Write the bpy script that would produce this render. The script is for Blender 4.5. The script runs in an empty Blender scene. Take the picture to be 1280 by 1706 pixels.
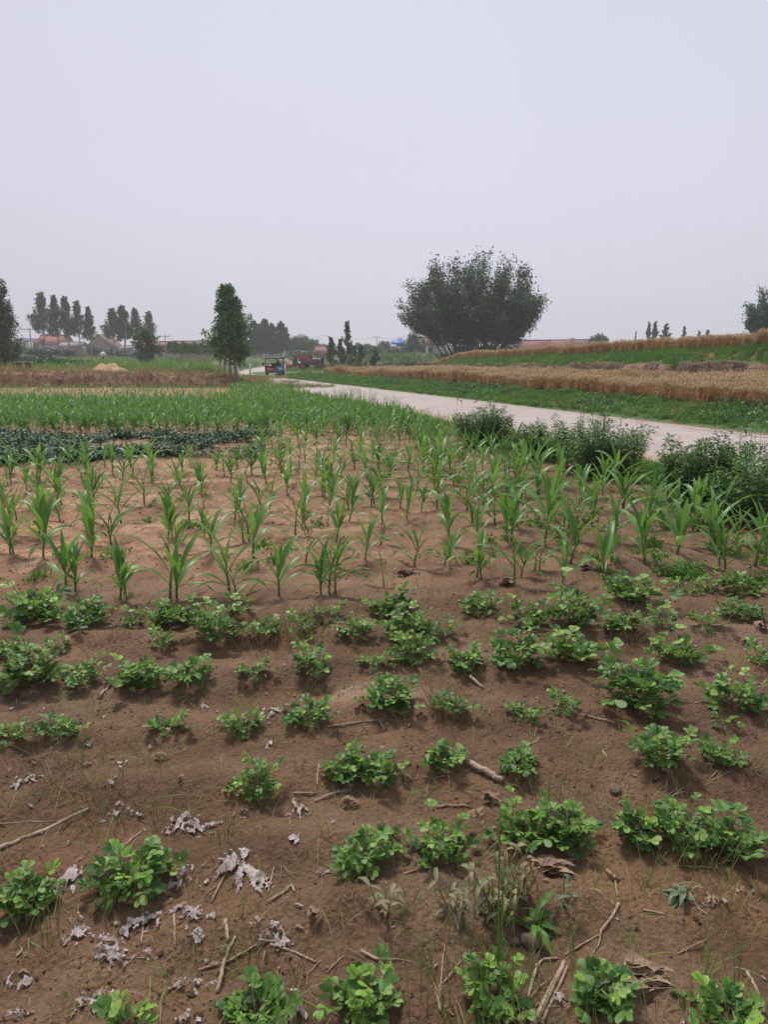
import bpy, math, random
import numpy as np
from mathutils import Vector, Matrix, Euler

SC = bpy.context.scene
COL = SC.collection
rnd = random.Random(7)
RNG = np.random.default_rng(11)

# ------------------------------------------------------------------ camera
TH = math.atan(253.0 / 1182.0)          # downward pitch
EYE = 1.55
cd = bpy.data.cameras.new('camera')
cam = bpy.data.objects.new('camera', cd)
COL.objects.link(cam)
cd.sensor_fit = 'VERTICAL'
cd.sensor_height = 24.0
cd.lens = 24.0 * 1182.0 / 1706.0
cd.clip_start = 0.05
cd.clip_end = 3000
cam.location = (0, 0, EYE)
cam.rotation_euler = (math.pi / 2 - TH, 0, 0)
SC.camera = cam

# ------------------------------------------------------------------ world, sun, exposure
w = bpy.data.worlds.new('World')
SC.world = w
w.use_nodes = True
nt = w.node_tree
for n in list(nt.nodes):
    nt.nodes.remove(n)
SUN_EL, SUN_ROT = math.radians(58), math.radians(-25)
out = nt.nodes.new('ShaderNodeOutputWorld')
bg = nt.nodes.new('ShaderNodeBackground')
sky = nt.nodes.new('ShaderNodeTexSky')
sky.sky_type = 'NISHITA'
sky.sun_disc = False
sky.sun_elevation = SUN_EL
sky.sun_rotation = SUN_ROT
sky.dust_density = 6.0
sky.air_density = 1.0
tc = nt.nodes.new('ShaderNodeTexCoord')
sep = nt.nodes.new('ShaderNodeSeparateXYZ')
ramp = nt.nodes.new('ShaderNodeValToRGB')
ramp.color_ramp.elements[0].position = 0.0
ramp.color_ramp.elements[0].color = (0.675, 0.655, 0.745, 1)
ramp.color_ramp.elements[1].position = 0.75
ramp.color_ramp.elements[1].color = (0.60, 0.635, 0.80, 1)
e = ramp.color_ramp.elements.new(0.22)
e.color = (0.695, 0.695, 0.82, 1)
# broad paler area of the overcast around the veiled sun's side of the sky
nrm = nt.nodes.new('ShaderNodeVectorMath'); nrm.operation = 'DOT_PRODUCT'
nrm.inputs[1].default_value = Vector((0.10, 0.93, 0.30)).normalized()
mr = nt.nodes.new('ShaderNodeMapRange')
mr.inputs['From Min'].default_value = 0.2
mr.inputs['From Max'].default_value = 1.0
mr.inputs['To Min'].default_value = 0.74
mr.inputs['To Max'].default_value = 1.06
mulc = nt.nodes.new('ShaderNodeVectorMath'); mulc.operation = 'SCALE'
mixn = nt.nodes.new('ShaderNodeMix'); mixn.data_type = 'RGBA'
mixn.inputs['Factor'].default_value = 0.93
skys = nt.nodes.new('ShaderNodeVectorMath'); skys.operation = 'SCALE'
skys.inputs['Scale'].default_value = 0.10
nt.links.new(tc.outputs['Generated'], sep.inputs[0])
nt.links.new(sep.outputs['Z'], ramp.inputs[0])
nt.links.new(tc.outputs['Generated'], nrm.inputs[0])
nt.links.new(nrm.outputs['Value'], mr.inputs['Value'])
cn = nt.nodes.new('ShaderNodeTexNoise'); cn.inputs['Scale'].default_value = 1.6; cn.inputs['Detail'].default_value = 4.0
cm = nt.nodes.new('ShaderNodeMapRange'); cm.inputs['From Min'].default_value = .3; cm.inputs['From Max'].default_value = .7; cm.inputs['To Min'].default_value = .972; cm.inputs['To Max'].default_value = 1.028
cv_ = nt.nodes.new('ShaderNodeVectorMath'); cv_.operation = 'SCALE'
nt.links.new(tc.outputs['Generated'], cn.inputs['Vector']); nt.links.new(cn.outputs['Fac'], cm.inputs['Value'])
nt.links.new(ramp.outputs['Color'], cv_.inputs[0]); nt.links.new(cm.outputs['Result'], cv_.inputs['Scale'])
nt.links.new(cv_.outputs[0], mulc.inputs[0])
nt.links.new(mr.outputs['Result'], mulc.inputs['Scale'])
nt.links.new(sky.outputs['Color'], skys.inputs[0])
nt.links.new(skys.outputs[0], mixn.inputs['A'])
nt.links.new(mulc.outputs[0], mixn.inputs['B'])
nt.links.new(mixn.outputs['Result'], bg.inputs['Color'])
bg.inputs['Strength'].default_value = 1.0
nt.links.new(bg.outputs[0], out.inputs['Surface'])

sd = bpy.data.lights.new('sun', 'SUN')
sd.energy = 3.0
sd.angle = math.radians(12)
sd.color = (1.0, 0.965, 0.92)
so = bpy.data.objects.new('sun', sd)
COL.objects.link(so)
# Nishita: rotation measured clockwise from +Y
sdir = Vector((math.sin(SUN_ROT) * math.cos(SUN_EL), math.cos(SUN_ROT) * math.cos(SUN_EL), math.sin(SUN_EL)))
so.rotation_euler = sdir.to_track_quat('Z', 'Y').to_euler()
so.location = sdir * 60

SC.view_settings.view_transform = 'Standard'
SC.view_settings.look = 'None'
SC.view_settings.exposure = 0.0
SC.view_settings.gamma = 1.0
SC.view_settings.use_curve_mapping = False
try:
    SC.cycles.max_bounces = 6
    SC.cycles.diffuse_bounces = 3
    SC.cycles.transparent_max_bounces = 8
    SC.cycles.volume_bounces = 1
except Exception:
    pass

# ------------------------------------------------------------------ mesh helpers
class MB:
    def __init__(s):
        s.v = []; s.l = []; s.t = []; s.m = []; s.n = 0
    def add(s, verts, faces, mat=0):
        verts = np.asarray(verts, float).reshape(-1, 3)
        if isinstance(faces, np.ndarray):
            s.l.append((faces + s.n).ravel()); s.t.append(np.full(len(faces), faces.shape[1]))
            s.m.append(np.full(len(faces), mat))
        else:
            for f in faces:
                s.l.append(np.asarray(f) + s.n); s.t.append(np.array([len(f)])); s.m.append(np.array([mat]))
        s.v.append(verts); s.n += len(verts)
        return s
    def merge(s, o, M=None, mat=None):
        V = np.concatenate(o.v)
        if M is not None:
            A = np.array(M)
            V = V @ A[:3, :3].T + A[:3, 3]
        s.v.append(V)
        s.l.append(np.concatenate(o.l) + s.n)
        s.t.append(np.concatenate(o.t))
        mm = np.concatenate(o.m)
        s.m.append(mm if mat is None else np.full(len(mm), mat))
        s.n += len(V)
        return s
    def mesh(s, name, mats, smooth=False):
        V = np.concatenate(s.v); L = np.concatenate(s.l).astype(np.int32); T = np.concatenate(s.t).astype(np.int32)
        me = bpy.data.meshes.new(name)
        me.vertices.add(len(V)); me.vertices.foreach_set('co', V.astype(np.float32).ravel())
        me.loops.add(len(L)); me.loops.foreach_set('vertex_index', L)
        me.polygons.add(len(T))
        st = np.zeros(len(T), np.int32); st[1:] = np.cumsum(T)[:-1]
        me.polygons.foreach_set('loop_start', st)
        try: me.polygons.foreach_set('loop_total', T)
        except Exception: pass
        me.polygons.foreach_set('material_index', np.concatenate(s.m).astype(np.int32))
        if smooth: me.polygons.foreach_set('use_smooth', np.ones(len(T), bool))
        me.update(calc_edges=True)
        for m in (mats if isinstance(mats, (list, tuple)) else [mats]):
            me.materials.append(m)
        return me
    def build(s, name, mats, parent=None, smooth=False, loc=None):
        o = bpy.data.objects.new(name, s.mesh(name, mats, smooth))
        COL.objects.link(o)
        if parent: o.parent = parent
        if loc is not None: o.location = loc
        return o

def tube(path, rad, sides=5, cap=True):
    path = np.asarray(path, float); n = len(path)
    rad = np.broadcast_to(np.asarray(rad, float), (n,))
    tan = np.gradient(path, axis=0)
    tan /= (np.linalg.norm(tan, axis=1, keepdims=True) + 1e-12)
    ref = np.array([0.31, 0.17, 0.93]) if abs(tan[0][2]) < 0.9 else np.array([0.93, 0.31, 0.17])
    V = []
    for i in range(n):
        a = np.cross(tan[i], ref); a /= np.linalg.norm(a) + 1e-12
        b = np.cross(tan[i], a)
        for k in range(sides):
            t = 2 * math.pi * k / sides
            V.append(path[i] + rad[i] * (a * math.cos(t) + b * math.sin(t)))
    F = []
    for i in range(n - 1):
        for k in range(sides):
            k2 = (k + 1) % sides
            F.append((i * sides + k, i * sides + k2, (i + 1) * sides + k2, (i + 1) * sides + k))
    m = MB().add(V, np.array(F))
    if cap:
        m.l.append(np.arange(sides)[::-1].copy()); m.t.append(np.array([sides])); m.m.append(np.array([0]))
        m.l.append(np.arange(sides) + (n - 1) * sides); m.t.append(np.array([sides])); m.m.append(np.array([0]))
    return m

def box(x0, x1, y0, y1, z0, z1):
    v = [(x0, y0, z0), (x1, y0, z0), (x1, y1, z0), (x0, y1, z0), (x0, y0, z1), (x1, y0, z1), (x1, y1, z1), (x0, y1, z1)]
    f = np.array([(3, 2, 1, 0), (4, 5, 6, 7), (0, 1, 5, 4), (1, 2, 6, 5), (2, 3, 7, 6), (3, 0, 4, 7)])
    return MB().add(v, f)

def disc_wheel(r, wd, sides=16):
    # wheel lying on the x axis
    prof = [(-wd / 2, r * .55), (-wd / 2, r * .93), (-wd * .35, r), (wd * .35, r), (wd / 2, r * .93), (wd / 2, r * .55)]
    V = []; F = []
    for i, (x, rr) in enumerate(prof):
        for k in range(sides):
            t = 2 * math.pi * k / sides
            V.append((x, rr * math.cos(t), rr * math.sin(t)))
    for i in range(len(prof) - 1):
        for k in range(sides):
            k2 = (k + 1) % sides
            F.append((i * sides + k, i * sides + k2, (i + 1) * sides + k2, (i + 1) * sides + k))
    return MB().add(V, np.array(F))

def hub(r, wd, sides=12):
    m = tube([(-wd / 2, 0, 0), (wd / 2, 0, 0)], r, sides)
    return m

def props(o, label=None, cat=None, group=None, kind=None):
    if label: o['label'] = label
    if cat: o['category'] = cat
    if group: o['group'] = group
    if kind: o['kind'] = kind
    return o

def empty(name, loc, rz=0.0, label=None, cat=None, group=None):
    o = bpy.data.objects.new(name, None)
    o.empty_display_size = 0.1
    COL.objects.link(o)
    o.location = loc; o.rotation_euler = (0, 0, rz)
    return props(o, label, cat, group)

def inst(name, me, parent=None, loc=(0, 0, 0), rot=(0, 0, 0), sc=1.0):
    o = bpy.data.objects.new(name, me)
    COL.objects.link(o)
    if parent: o.parent = parent
    o.location = loc; o.rotation_euler = rot
    o.scale = (sc, sc, sc) if not hasattr(sc, '__len__') else sc
    return o

def copy_tree(o, parent=None):
    c = o.copy(); COL.objects.link(c)
    if parent: c.parent = parent
    for ch in KIDS.get(o.name, []):
        copy_tree(ch, c)
    return c
KIDS = {}

# ------------------------------------------------------------------ noise
def _hash(ix, iy, seed):
    h = (ix.astype(np.int64) * 374761393 + iy.astype(np.int64) * 668265263 + seed * 1442695041) & 0xffffffff
    h = ((h ^ (h >> 13)) * 1274126177) & 0xffffffff
    h = (h ^ (h >> 16)) & 0xffffffff
    return h / 4294967295.0
def vnoise(x, y, seed=0):
    x = np.asarray(x, float); y = np.asarray(y, float)
    ix = np.floor(x); iy = np.floor(y)
    fx = x - ix; fy = y - iy
    fx = fx * fx * fx * (fx * (fx * 6 - 15) + 10); fy = fy * fy * fy * (fy * (fy * 6 - 15) + 10)
    a = _hash(ix, iy, seed); b = _hash(ix + 1, iy, seed); c = _hash(ix, iy + 1, seed); d = _hash(ix + 1, iy + 1, seed)
    return (a + (b - a) * fx) * (1 - fy) + (c + (d - c) * fx) * fy - 0.5
def fbm(x, y, seed=0, oct=4, gain=0.5):
    s = 0; a = 1.0
    for i in range(oct):
        s = s + a * vnoise(x * (2.03 ** i) + i * 17.3, y * (2.03 ** i) - i * 9.1, seed + i)
        a *= gain
    return s
def sstep(a, b, x):
    t = np.clip((np.asarray(x, float) - a) / (b - a), 0, 1)
    return t * t * (3 - 2 * t)

# ------------------------------------------------------------------ lay of the land
# straight stretch of the road: u runs away along it, v across it to the right of its far kerb line
P0 = np.array([8.3, 15.2]); EU = np.array([-0.34, 0.94]); EV = np.array([0.94, 0.34])
def uv(x, y):
    dx = np.asarray(x, float) - P0[0]; dy = np.asarray(y, float) - P0[1]
    return dx * EU[0] + dy * EU[1], dx * EV[0] + dy * EV[1]
def xy(u, v):
    return P0[0] + u * EU[0] + v * EV[0], P0[1] + u * EU[1] + v * EV[1]

ROWS = [4.30, 3.85, 3.38, 2.88, 2.44, 2.0, 1.72, 1.38, 1.1]
ROADC = np.array([(13.0, -6.0), (10.2, 2.0), (6.15, 13.2), (1.8, 26.2), (-2.7, 39.2), (-6.6, 52.0), (-11.4, 70.0), (-14.5, 84.0), (-16.5, 100.0), (-15.0, 140.0), (-10, 190)])
def road_x(y):
    return np.interp(y, ROADC[:, 1], ROADC[:, 0])
def H_main(x, y):
    x = np.asarray(x, float); y = np.asarray(y, float)
    near = 1 - sstep(9, 22, y)
    z = 0.030 * fbm(x * 2.1, y * 2.6, 3, 3) * (0.35 + 0.65 * near)
    z = z + near * (0.018 * fbm(x * 9, y * 9, 9, 2) + 0.010 * fbm(x * 34, y * 34, 21, 2))
    clod = np.clip(fbm(x * 15, y * 15, 55, 2) - 0.22, 0, 1)
    patch = np.clip(fbm(x * 1.3, y * 1.3, 77, 2) + 0.25, 0, 1)
    z = z + near * clod * 0.075 * patch
    wob = 0.06 * np.sin(x * 0.9) + 0.05 * np.sin(x * 2.3 + 1)
    for r in ROWS:
        z = z + 0.036 * np.exp(-((y - r - wob) / 0.13) ** 2) * (x > -50) * near
    # maize drills: very low ridges
    z = z + 0.012 * np.sin(y * 7.2 + x * 0.4) * sstep(4.4, 5, y) * (1 - sstep(12, 20, y))
    # banked field on the left, behind the maize
    left = 1 - sstep(-6.2, -3.6, x - road_x(y))
    hb = 0.62 + 0.22 * sstep(-14, -24, x) + 0.10 * fbm(x * .35, y * .35, 41, 3)
    face = sstep(41.2 + 0.5 * fbm(x * .6, y * 0, 5, 2), 42.4, y)
    z = z + left * hb * face + left * face * (1 - sstep(44, 50, y)) * 0.26 * fbm(x * 1.3, y * 2.2, 61, 4)
    # land slowly rising toward the village
    z = z + sstep(75, 160, y) * (1.15 + 0.9 * sstep(-40, 20, x))
    z = z + sstep(30, 60, y) * 0.12 * fbm(x * .08, y * .08, 31, 3)
    # level under the road, lower under the terrace sheet
    d = np.abs(x - road_x(y))
    rd = (1 - sstep(2.2, 3.4, d)) * (y < 138)
    base = sstep(75, 160, y) * (1.15 + 0.9 * sstep(-40, 20, x))
    z = z * (1 - rd) + (base - 0.03) * rd
    u, v = uv(x, y)
    terr = sstep(0.2, 0.9, v) * sstep(-41, -40, u) * (1 - sstep(73, 74.5, u)) * (1 - sstep(73, 74.5, v))
    z = z - 0.35 * terr - 0.6 * terr * (y > 60)
    return z
def crest_v(u):
    return 12.0 + (np.asarray(u, float) + 2.5) * 0.073 + 0.5 * fbm(np.asarray(u) * 0.25, np.asarray(u) * 0, 15, 3)
def crest_z(u):
    return 2.38 - np.clip((np.asarray(u, float) + 2.5) / 55, -0.5, 1) * 0.80
def H_terr(x, y):
    u, v = uv(x, y)
    fade = 1 - sstep(46, 60, u)
    wv = 0.25 * fbm(u * .5, v * 0, 71, 2)
    z = 0.015 + 0.36 * sstep(0.1, 2.3 + wv, v) * (0.55 + 0.45 * fade) + 0.05 * fbm(u * .7, v * .7, 73, 3) * sstep(0, 1, v)
    cv = crest_v(u); cz = crest_z(u)
    back = 0.16 * fbm(u * 1.1, v * 0, 81, 3) + 0.35 * np.clip(fbm(u * .33, v * 0, 87, 2), -0.3, 1)
    f0 = cv - 1.75 + back
    steep = sstep(f0, f0 + 0.42, v)            # bare earth face
    soft = sstep(f0 + 0.38, cv + 0.25, v)      # grassed shoulder
    amt = (cz - 0.45)
    z = z + amt * (0.60 * steep + 0.40 * soft) * (0.28 + 0.72 * fade)
    z = z + 0.05 * fbm(u * 1.3, v * 1.3, 91, 3) * steep
    z = z + 0.7 * sstep(cv + 6, cv + 40, v) * fade
    return z
def in_terr(x, y):
    u, v = uv(x, y)
    return (v > 0.05) & (u > -40) & (u < 74) & (v < 73)
def H(x, y):
    return float(H_terr(x, y) if in_terr(x, y) else H_main(x, y))
def Harr(x, y):
    return np.where(in_terr(x, y), H_terr(x, y), H_main(x, y))

CT, ST = math.cos(TH), math.sin(TH)
def ray(px, py):
    a = (px - 640) / 1182.0; b = (853 - py) / 1182.0
    return a, CT + b * ST, -ST + b * CT
def G(px, py):
    """ground point where a spot of the photograph lies"""
    a, dy, dz = ray(px, py)
    z = 0.0
    for i in range(12):
        t = (z - EYE) / min(dz, -0.004)
        z = 0.5 * z + 0.5 * H(a * t, dy * t)
    t = (z - EYE) / min(dz, -0.004)
    return Vector((a * t, dy * t, H(a * t, dy * t)))
def ppm(p):
    """photograph pixels per metre at a world point"""
    zc = p[1] * CT - (p[2] - EYE) * ST
    return 1182.0 / zc
def XD(px, D):
    return (px - 640) / 1182.0 / (CT + 0.214 * ST) * D
def ZD(py, D):
    a, dy, dz = ray(640, py)
    return EYE + D * dz / dy
def proj(x, y, z):
    zc = y * CT - (z - EYE) * ST
    return 640 + 1182 * x / zc, 853 - 1182 * (y * ST + (z - EYE) * CT) / zc
# ------------------------------------------------------------------ materials
def nodes(m):
    m.use_nodes = True
    nt = m.node_tree
    for n in list(nt.nodes): nt.nodes.remove(n)
    return nt
def N(nt, t, **kw):
    n = nt.nodes.new(t)
    for k, v in kw.items():
        if k in n.inputs: n.inputs[k].default_value = v
        else: setattr(n, k, v)
    return n
def LK(nt, a, b): nt.links.new(a, b)
def c4(c): return (c[0], c[1], c[2], 1)

def mat_leaf(name, cols, rough=0.5, trans=0.25, island=False, nscale=6.0, vein=False, spec=0.35, backpale=0.15, nrange=(.78, 1.2)):
    m = bpy.data.materials.new(name); nt = nodes(m)
    out = N(nt, 'ShaderNodeOutputMaterial'); p = N(nt, 'ShaderNodeBsdfPrincipled', Roughness=rough)
    p.inputs['Specular IOR Level'].default_value = spec
    r = N(nt, 'ShaderNodeValToRGB')
    cr = r.color_ramp
    cr.elements[0].position = 0.0; cr.elements[0].color = c4(cols[0])
    cr.elements[1].position = 1.0; cr.elements[1].color = c4(cols[-1])
    for i in range(1, len(cols) - 1):
        e = cr.elements.new(i / (len(cols) - 1)); e.color = c4(cols[i])
    if island:
        g = N(nt, 'ShaderNodeNewGeometry'); src = g.outputs['Random Per Island']
        o = N(nt, 'ShaderNodeObjectInfo')
        ad = N(nt, 'ShaderNodeMath', operation='MULTIPLY_ADD'); LK(nt, o.outputs['Random'], ad.inputs[0]); ad.inputs[1].default_value = 0.45
        ml = N(nt, 'ShaderNodeMath', operation='MULTIPLY'); LK(nt, src, ml.inputs[0]); ml.inputs[1].default_value = 0.55
        LK(nt, ml.outputs[0], ad.inputs[2]); src = ad.outputs[0]
    else:
        o = N(nt, 'ShaderNodeObjectInfo'); src = o.outputs['Random']
    LK(nt, src, r.inputs[0])
    t = N(nt, 'ShaderNodeTexCoord'); nz = N(nt, 'ShaderNodeTexNoise', Scale=nscale, Detail=3.0)
    LK(nt, t.outputs['Object'], nz.inputs['Vector'])
    mr = N(nt, 'ShaderNodeMapRange'); mr.inputs['From Min'].default_value = .3; mr.inputs['From Max'].default_value = .7
    mr.inputs['To Min'].default_value = nrange[0]; mr.inputs['To Max'].default_value = nrange[1]
    LK(nt, nz.outputs['Fac'], mr.inputs['Value'])
    sc = N(nt, 'ShaderNodeVectorMath', operation='SCALE'); LK(nt, r.outputs[0], sc.inputs[0]); LK(nt, mr.outputs[0], sc.inputs['Scale'])
    col = sc.outputs[0]
    gg = N(nt, 'ShaderNodeNewGeometry')
    mx = N(nt, 'ShaderNodeMix', data_type='RGBA'); mx.inputs['B'].default_value = (0.20, 0.30, 0.16, 1)
    mb = N(nt, 'ShaderNodeMath', operation='MULTIPLY'); mb.inputs[1].default_value = backpale
    LK(nt, gg.outputs['Backfacing'], mb.inputs[0]); LK(nt, mb.outputs[0], mx.inputs['Factor']); LK(nt, col, mx.inputs['A'])
    col = mx.outputs['Result']
    LK(nt, col, p.inputs['Base Color'])
    if trans > 0:
        tr = N(nt, 'ShaderNodeBsdfTranslucent')
        tcx = N(nt, 'ShaderNodeVectorMath', operation='MULTIPLY'); tcx.inputs[1].default_value = (1.3, 1.5, 0.6)
        LK(nt, col, tcx.inputs[0]); LK(nt, tcx.outputs[0], tr.inputs['Color'])
        ms = N(nt, 'ShaderNodeMixShader'); ms.inputs[0].default_value = trans
        LK(nt, p.outputs[0], ms.inputs[1]); LK(nt, tr.outputs[0], ms.inputs[2]); LK(nt, ms.outputs[0], out.inputs[0])
    else:
        LK(nt, p.outputs[0], out.inputs[0])
    return m

def mat_plain(name, col, rough=0.7, col2=None, nscale=8.0, bump=0.0, bscale=30.0, spec=0.3, metal=0.0, island=False, detail=4.0):
    m = bpy.data.materials.new(name); nt = nodes(m)
    out = N(nt, 'ShaderNodeOutputMaterial'); p = N(nt, 'ShaderNodeBsdfPrincipled', Roughness=rough, Metallic=metal)
    p.inputs['Specular IOR Level'].default_value = spec
    t = N(nt, 'ShaderNodeTexCoord')
    nz = N(nt, 'ShaderNodeTexNoise', Scale=nscale, Detail=detail); LK(nt, t.outputs['Object'], nz.inputs['Vector'])
    mx = N(nt, 'ShaderNodeMix', data_type='RGBA')
    c2 = col2 or tuple(min(1, x * 0.72) for x in col)
    mx.inputs['A'].default_value = c4(c2); mx.inputs['B'].default_value = c4(col)
    mr = N(nt, 'ShaderNodeMapRange'); mr.inputs['From Min'].default_value = .35; mr.inputs['From Max'].default_value = .65
    if island:
        g = N(nt, 'ShaderNodeNewGeometry'); o = N(nt, 'ShaderNodeObjectInfo')
        a = N(nt, 'ShaderNodeMath', operation='ADD'); LK(nt, g.outputs['Random Per Island'], a.inputs[0]); LK(nt, o.outputs['Random'], a.inputs[1])
        h = N(nt, 'ShaderNodeMath', operation='MULTIPLY'); LK(nt, a.outputs[0], h.inputs[0]); h.inputs[1].default_value = .5
        LK(nt, h.outputs[0], mx.inputs['Factor'])
    else:
        LK(nt, nz.outputs['Fac'], mr.inputs['Value']); LK(nt, mr.outputs[0], mx.inputs['Factor'])
    LK(nt, mx.outputs['Result'], p.inputs['Base Color'])
    if bump > 0:
        n2 = N(nt, 'ShaderNodeTexNoise', Scale=bscale, Detail=5.0); LK(nt, t.outputs['Object'], n2.inputs['Vector'])
        b = N(nt, 'ShaderNodeBump', Strength=bump, Distance=0.02); LK(nt, n2.outputs['Fac'], b.inputs['Height']); LK(nt, b.outputs[0], p.inputs['Normal'])
    LK(nt, p.outputs[0], out.inputs[0])
    return m

# --- field soil: damp brown loam, drier sandy and reddish parts, far weeds
def mat_soil():
    m = bpy.data.materials.new('field_soil'); nt = nodes(m)
    out = N(nt, 'ShaderNodeOutputMaterial'); p = N(nt, 'ShaderNodeBsdfPrincipled', Roughness=0.85)
    p.inputs['Specular IOR Level'].default_value = 0.25
    g = N(nt, 'ShaderNodeNewGeometry'); pos = g.outputs['Position']
    sx = N(nt, 'ShaderNodeSeparateXYZ'); LK(nt, pos, sx.inputs[0])
    def noise(scale, detail=4.0, rough=0.55, dist=0.0, stretch=None):
        n = N(nt, 'ShaderNodeTexNoise', Scale=scale, Detail=detail, Roughness=rough, Distortion=dist)
        if stretch:
            mp = N(nt, 'ShaderNodeMapping'); mp.inputs['Scale'].default_value = stretch; LK(nt, pos, mp.inputs['Vector']); LK(nt, mp.outputs[0], n.inputs['Vector'])
        else: LK(nt, pos, n.inputs['Vector'])
        return n.outputs['Fac']
    def rng(s, a, b, c=0.0, d=1.0, smooth=False):
        n = N(nt, 'ShaderNodeMapRange'); n.interpolation_type = 'SMOOTHSTEP' if smooth else 'LINEAR'
        n.inputs['From Min'].default_value = a; n.inputs['From Max'].default_value = b
        n.inputs['To Min'].default_value = c; n.inputs['To Max'].default_value = d; LK(nt, s, n.inputs['Value']); return n.outputs[0]
    def mul(a, b):
        n = N(nt, 'ShaderNodeMath', operation='MULTIPLY')
        for i, q in enumerate((a, b)):
            if isinstance(q, (int, float)): n.inputs[i].default_value = q
            else: LK(nt, q, n.inputs[i])
        return n.outputs[0]
    def add(a, b):
        n = N(nt, 'ShaderNodeMath', operation='ADD'); n.use_clamp = False
        for i, q in enumerate((a, b)):
            if isinstance(q, (int, float)): n.inputs[i].default_value = q
            else: LK(nt, q, n.inputs[i])
        return n.outputs[0]
    def mix(f, a, b):
        n = N(nt, 'ShaderNodeMix', data_type='RGBA'); n.clamp_factor = True
        if isinstance(f, (int, float)): n.inputs['Factor'].default_value = f
        else: LK(nt, f, n.inputs['Factor'])
        for k, q in (('A', a), ('B', b)):
            if isinstance(q, tuple): n.inputs[k].default_value = c4(q)
            else: LK(nt, q, n.inputs[k])
        return n.outputs['Result']
    damp = mix(rng(noise(2.3, 5.0), .35, .65), (0.145, 0.082, 0.044), (0.265, 0.158, 0.088))
    damp = mix(mul(rng(noise(0.8, 3.0), .52, .66), 0.75), damp, (0.30, 0.20, 0.125))
    damp = mix(mul(rng(noise(1.7, 4.0, dist=.6), .54, .68), 0.6), damp, (0.30, 0.165, 0.08))
    # crumbly loose parts a bit redder and darker
    damp = mix(mul(rng(noise(1.1, 4.0, .6), .5, .62), .6), damp, (0.135, 0.068, 0.042))
    dry = mix(rng(noise(1.9, 6.0, .65), .36, .62), (0.33, 0.16, 0.088), (0.62, 0.385, 0.23))
    dry = mix(rng(noise(6.0, 6.0, .75), .46, .66), dry, (0.24, 0.12, 0.068))
    dry = mix(mul(rng(noise(1.2, 4.0, .6, .5), .5, .64), .6), dry, (0.26, 0.135, 0.078))
    # dry zone: maize strip, stronger to the left
    zy = rng(sx.outputs['Y'], 4.2, 5.6, smooth=True)
    zx = rng(sx.outputs['X'], -1.2, 1.9, 1.0, 0.16)
    fy = rng(sx.outputs['Y'], 12, 20, 0.0, 0.5)
    zone = mul(zy, add(zx, fy))
    zone = mul(zone, rng(noise(0.55, 4.0, .6, .4), .30, .52, .35, 1.0))
    col = mix(zone, damp, dry)
    # one sandy patch between the peanut rows
    vs = N(nt, 'ShaderNodeVectorMath', operation='DISTANCE')
    mp = N(nt, 'ShaderNodeMapping'); mp.inputs['Scale'].default_value = (1.0, 2.2, 0)
    mp.inputs['Location'].default_value = (0, 0, 0); LK(nt, pos, mp.inputs['Vector']); LK(nt, mp.outputs[0], vs.inputs[0]); vs.inputs[1].default_value = (-0.05, 3.08 * 2.2, 0)
    sp = mul(rng(add(vs.outputs['Value'], mul(noise(5.0, 3.0), .35)), .52, .30), 0.8)
    col = mix(sp, col, (0.44, 0.29, 0.18))
    # fine grain
    fine = rng(noise(70.0, 4.0, .7), .3, .7, .70, 1.22)
    grit = rng(noise(260.0, 2.0), .3, .72, .88, 1.14)
    sc = N(nt, 'ShaderNodeVectorMath', operation='SCALE'); LK(nt, col, sc.inputs[0]); LK(nt, mul(fine, grit), sc.inputs['Scale']); col = sc.outputs[0]
    # far land: weeds and stubble beyond the banks
    bank = rng(sx.outputs['Y'], 41.0, 43.5)
    banc = mix(rng(noise(1.2, 6.0, .7, .5, (.7, 1, 5)), .42, .6), (0.055, 0.024, 0.017), (0.24, 0.115, 0.07))
    col = mix(mul(bank, rng(sx.outputs['Z'], -0.05, 0.1)), col, banc)
    top = mul(rng(add(sx.outputs['Z'], mul(noise(.7, 4.0), .35)), .56, .68), rng(sx.outputs['Y'], 41.5, 44))
    col = mix(top, col, (0.50, 0.30, 0.16))
    far = rng(add(sx.outputs['Y'], mul(noise(.3, 2.0), 6.0)), 50, 56)
    grass = mix(rng(noise(0.12, 4.0, .6), .42, .58), (0.065, 0.115, 0.045), (0.26, 0.21, 0.12))
    grass = mix(rng(noise(0.05, 3.0, .6), .5, .6), grass, (0.10, 0.16, 0.06))
    col = mix(far, col, grass)
    LK(nt, col, p.inputs['Base Color'])
    LK(nt, rng(noise(1.3, 3.0), .4, .65, .78, .92), p.inputs['Roughness'])
    # relief
    h1 = noise(38.0, 5.0, .65); h2 = noise(150.0, 4.0, .7)
    vo = N(nt, 'ShaderNodeTexVoronoi', Scale=55.0); LK(nt, pos, vo.inputs['Vector'])
    hh = add(add(mul(h1, 1.0), mul(h2, .4)), mul(rng(vo.outputs['Distance'], 0, .7, 1, 0), .35))
    b = N(nt, 'ShaderNodeBump', Strength=1.0, Distance=0.020); LK(nt, hh, b.inputs['Height']); LK(nt, b.outputs[0], p.inputs['Normal'])
    LK(nt, p.outputs[0], out.inputs[0])
    return m

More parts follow.
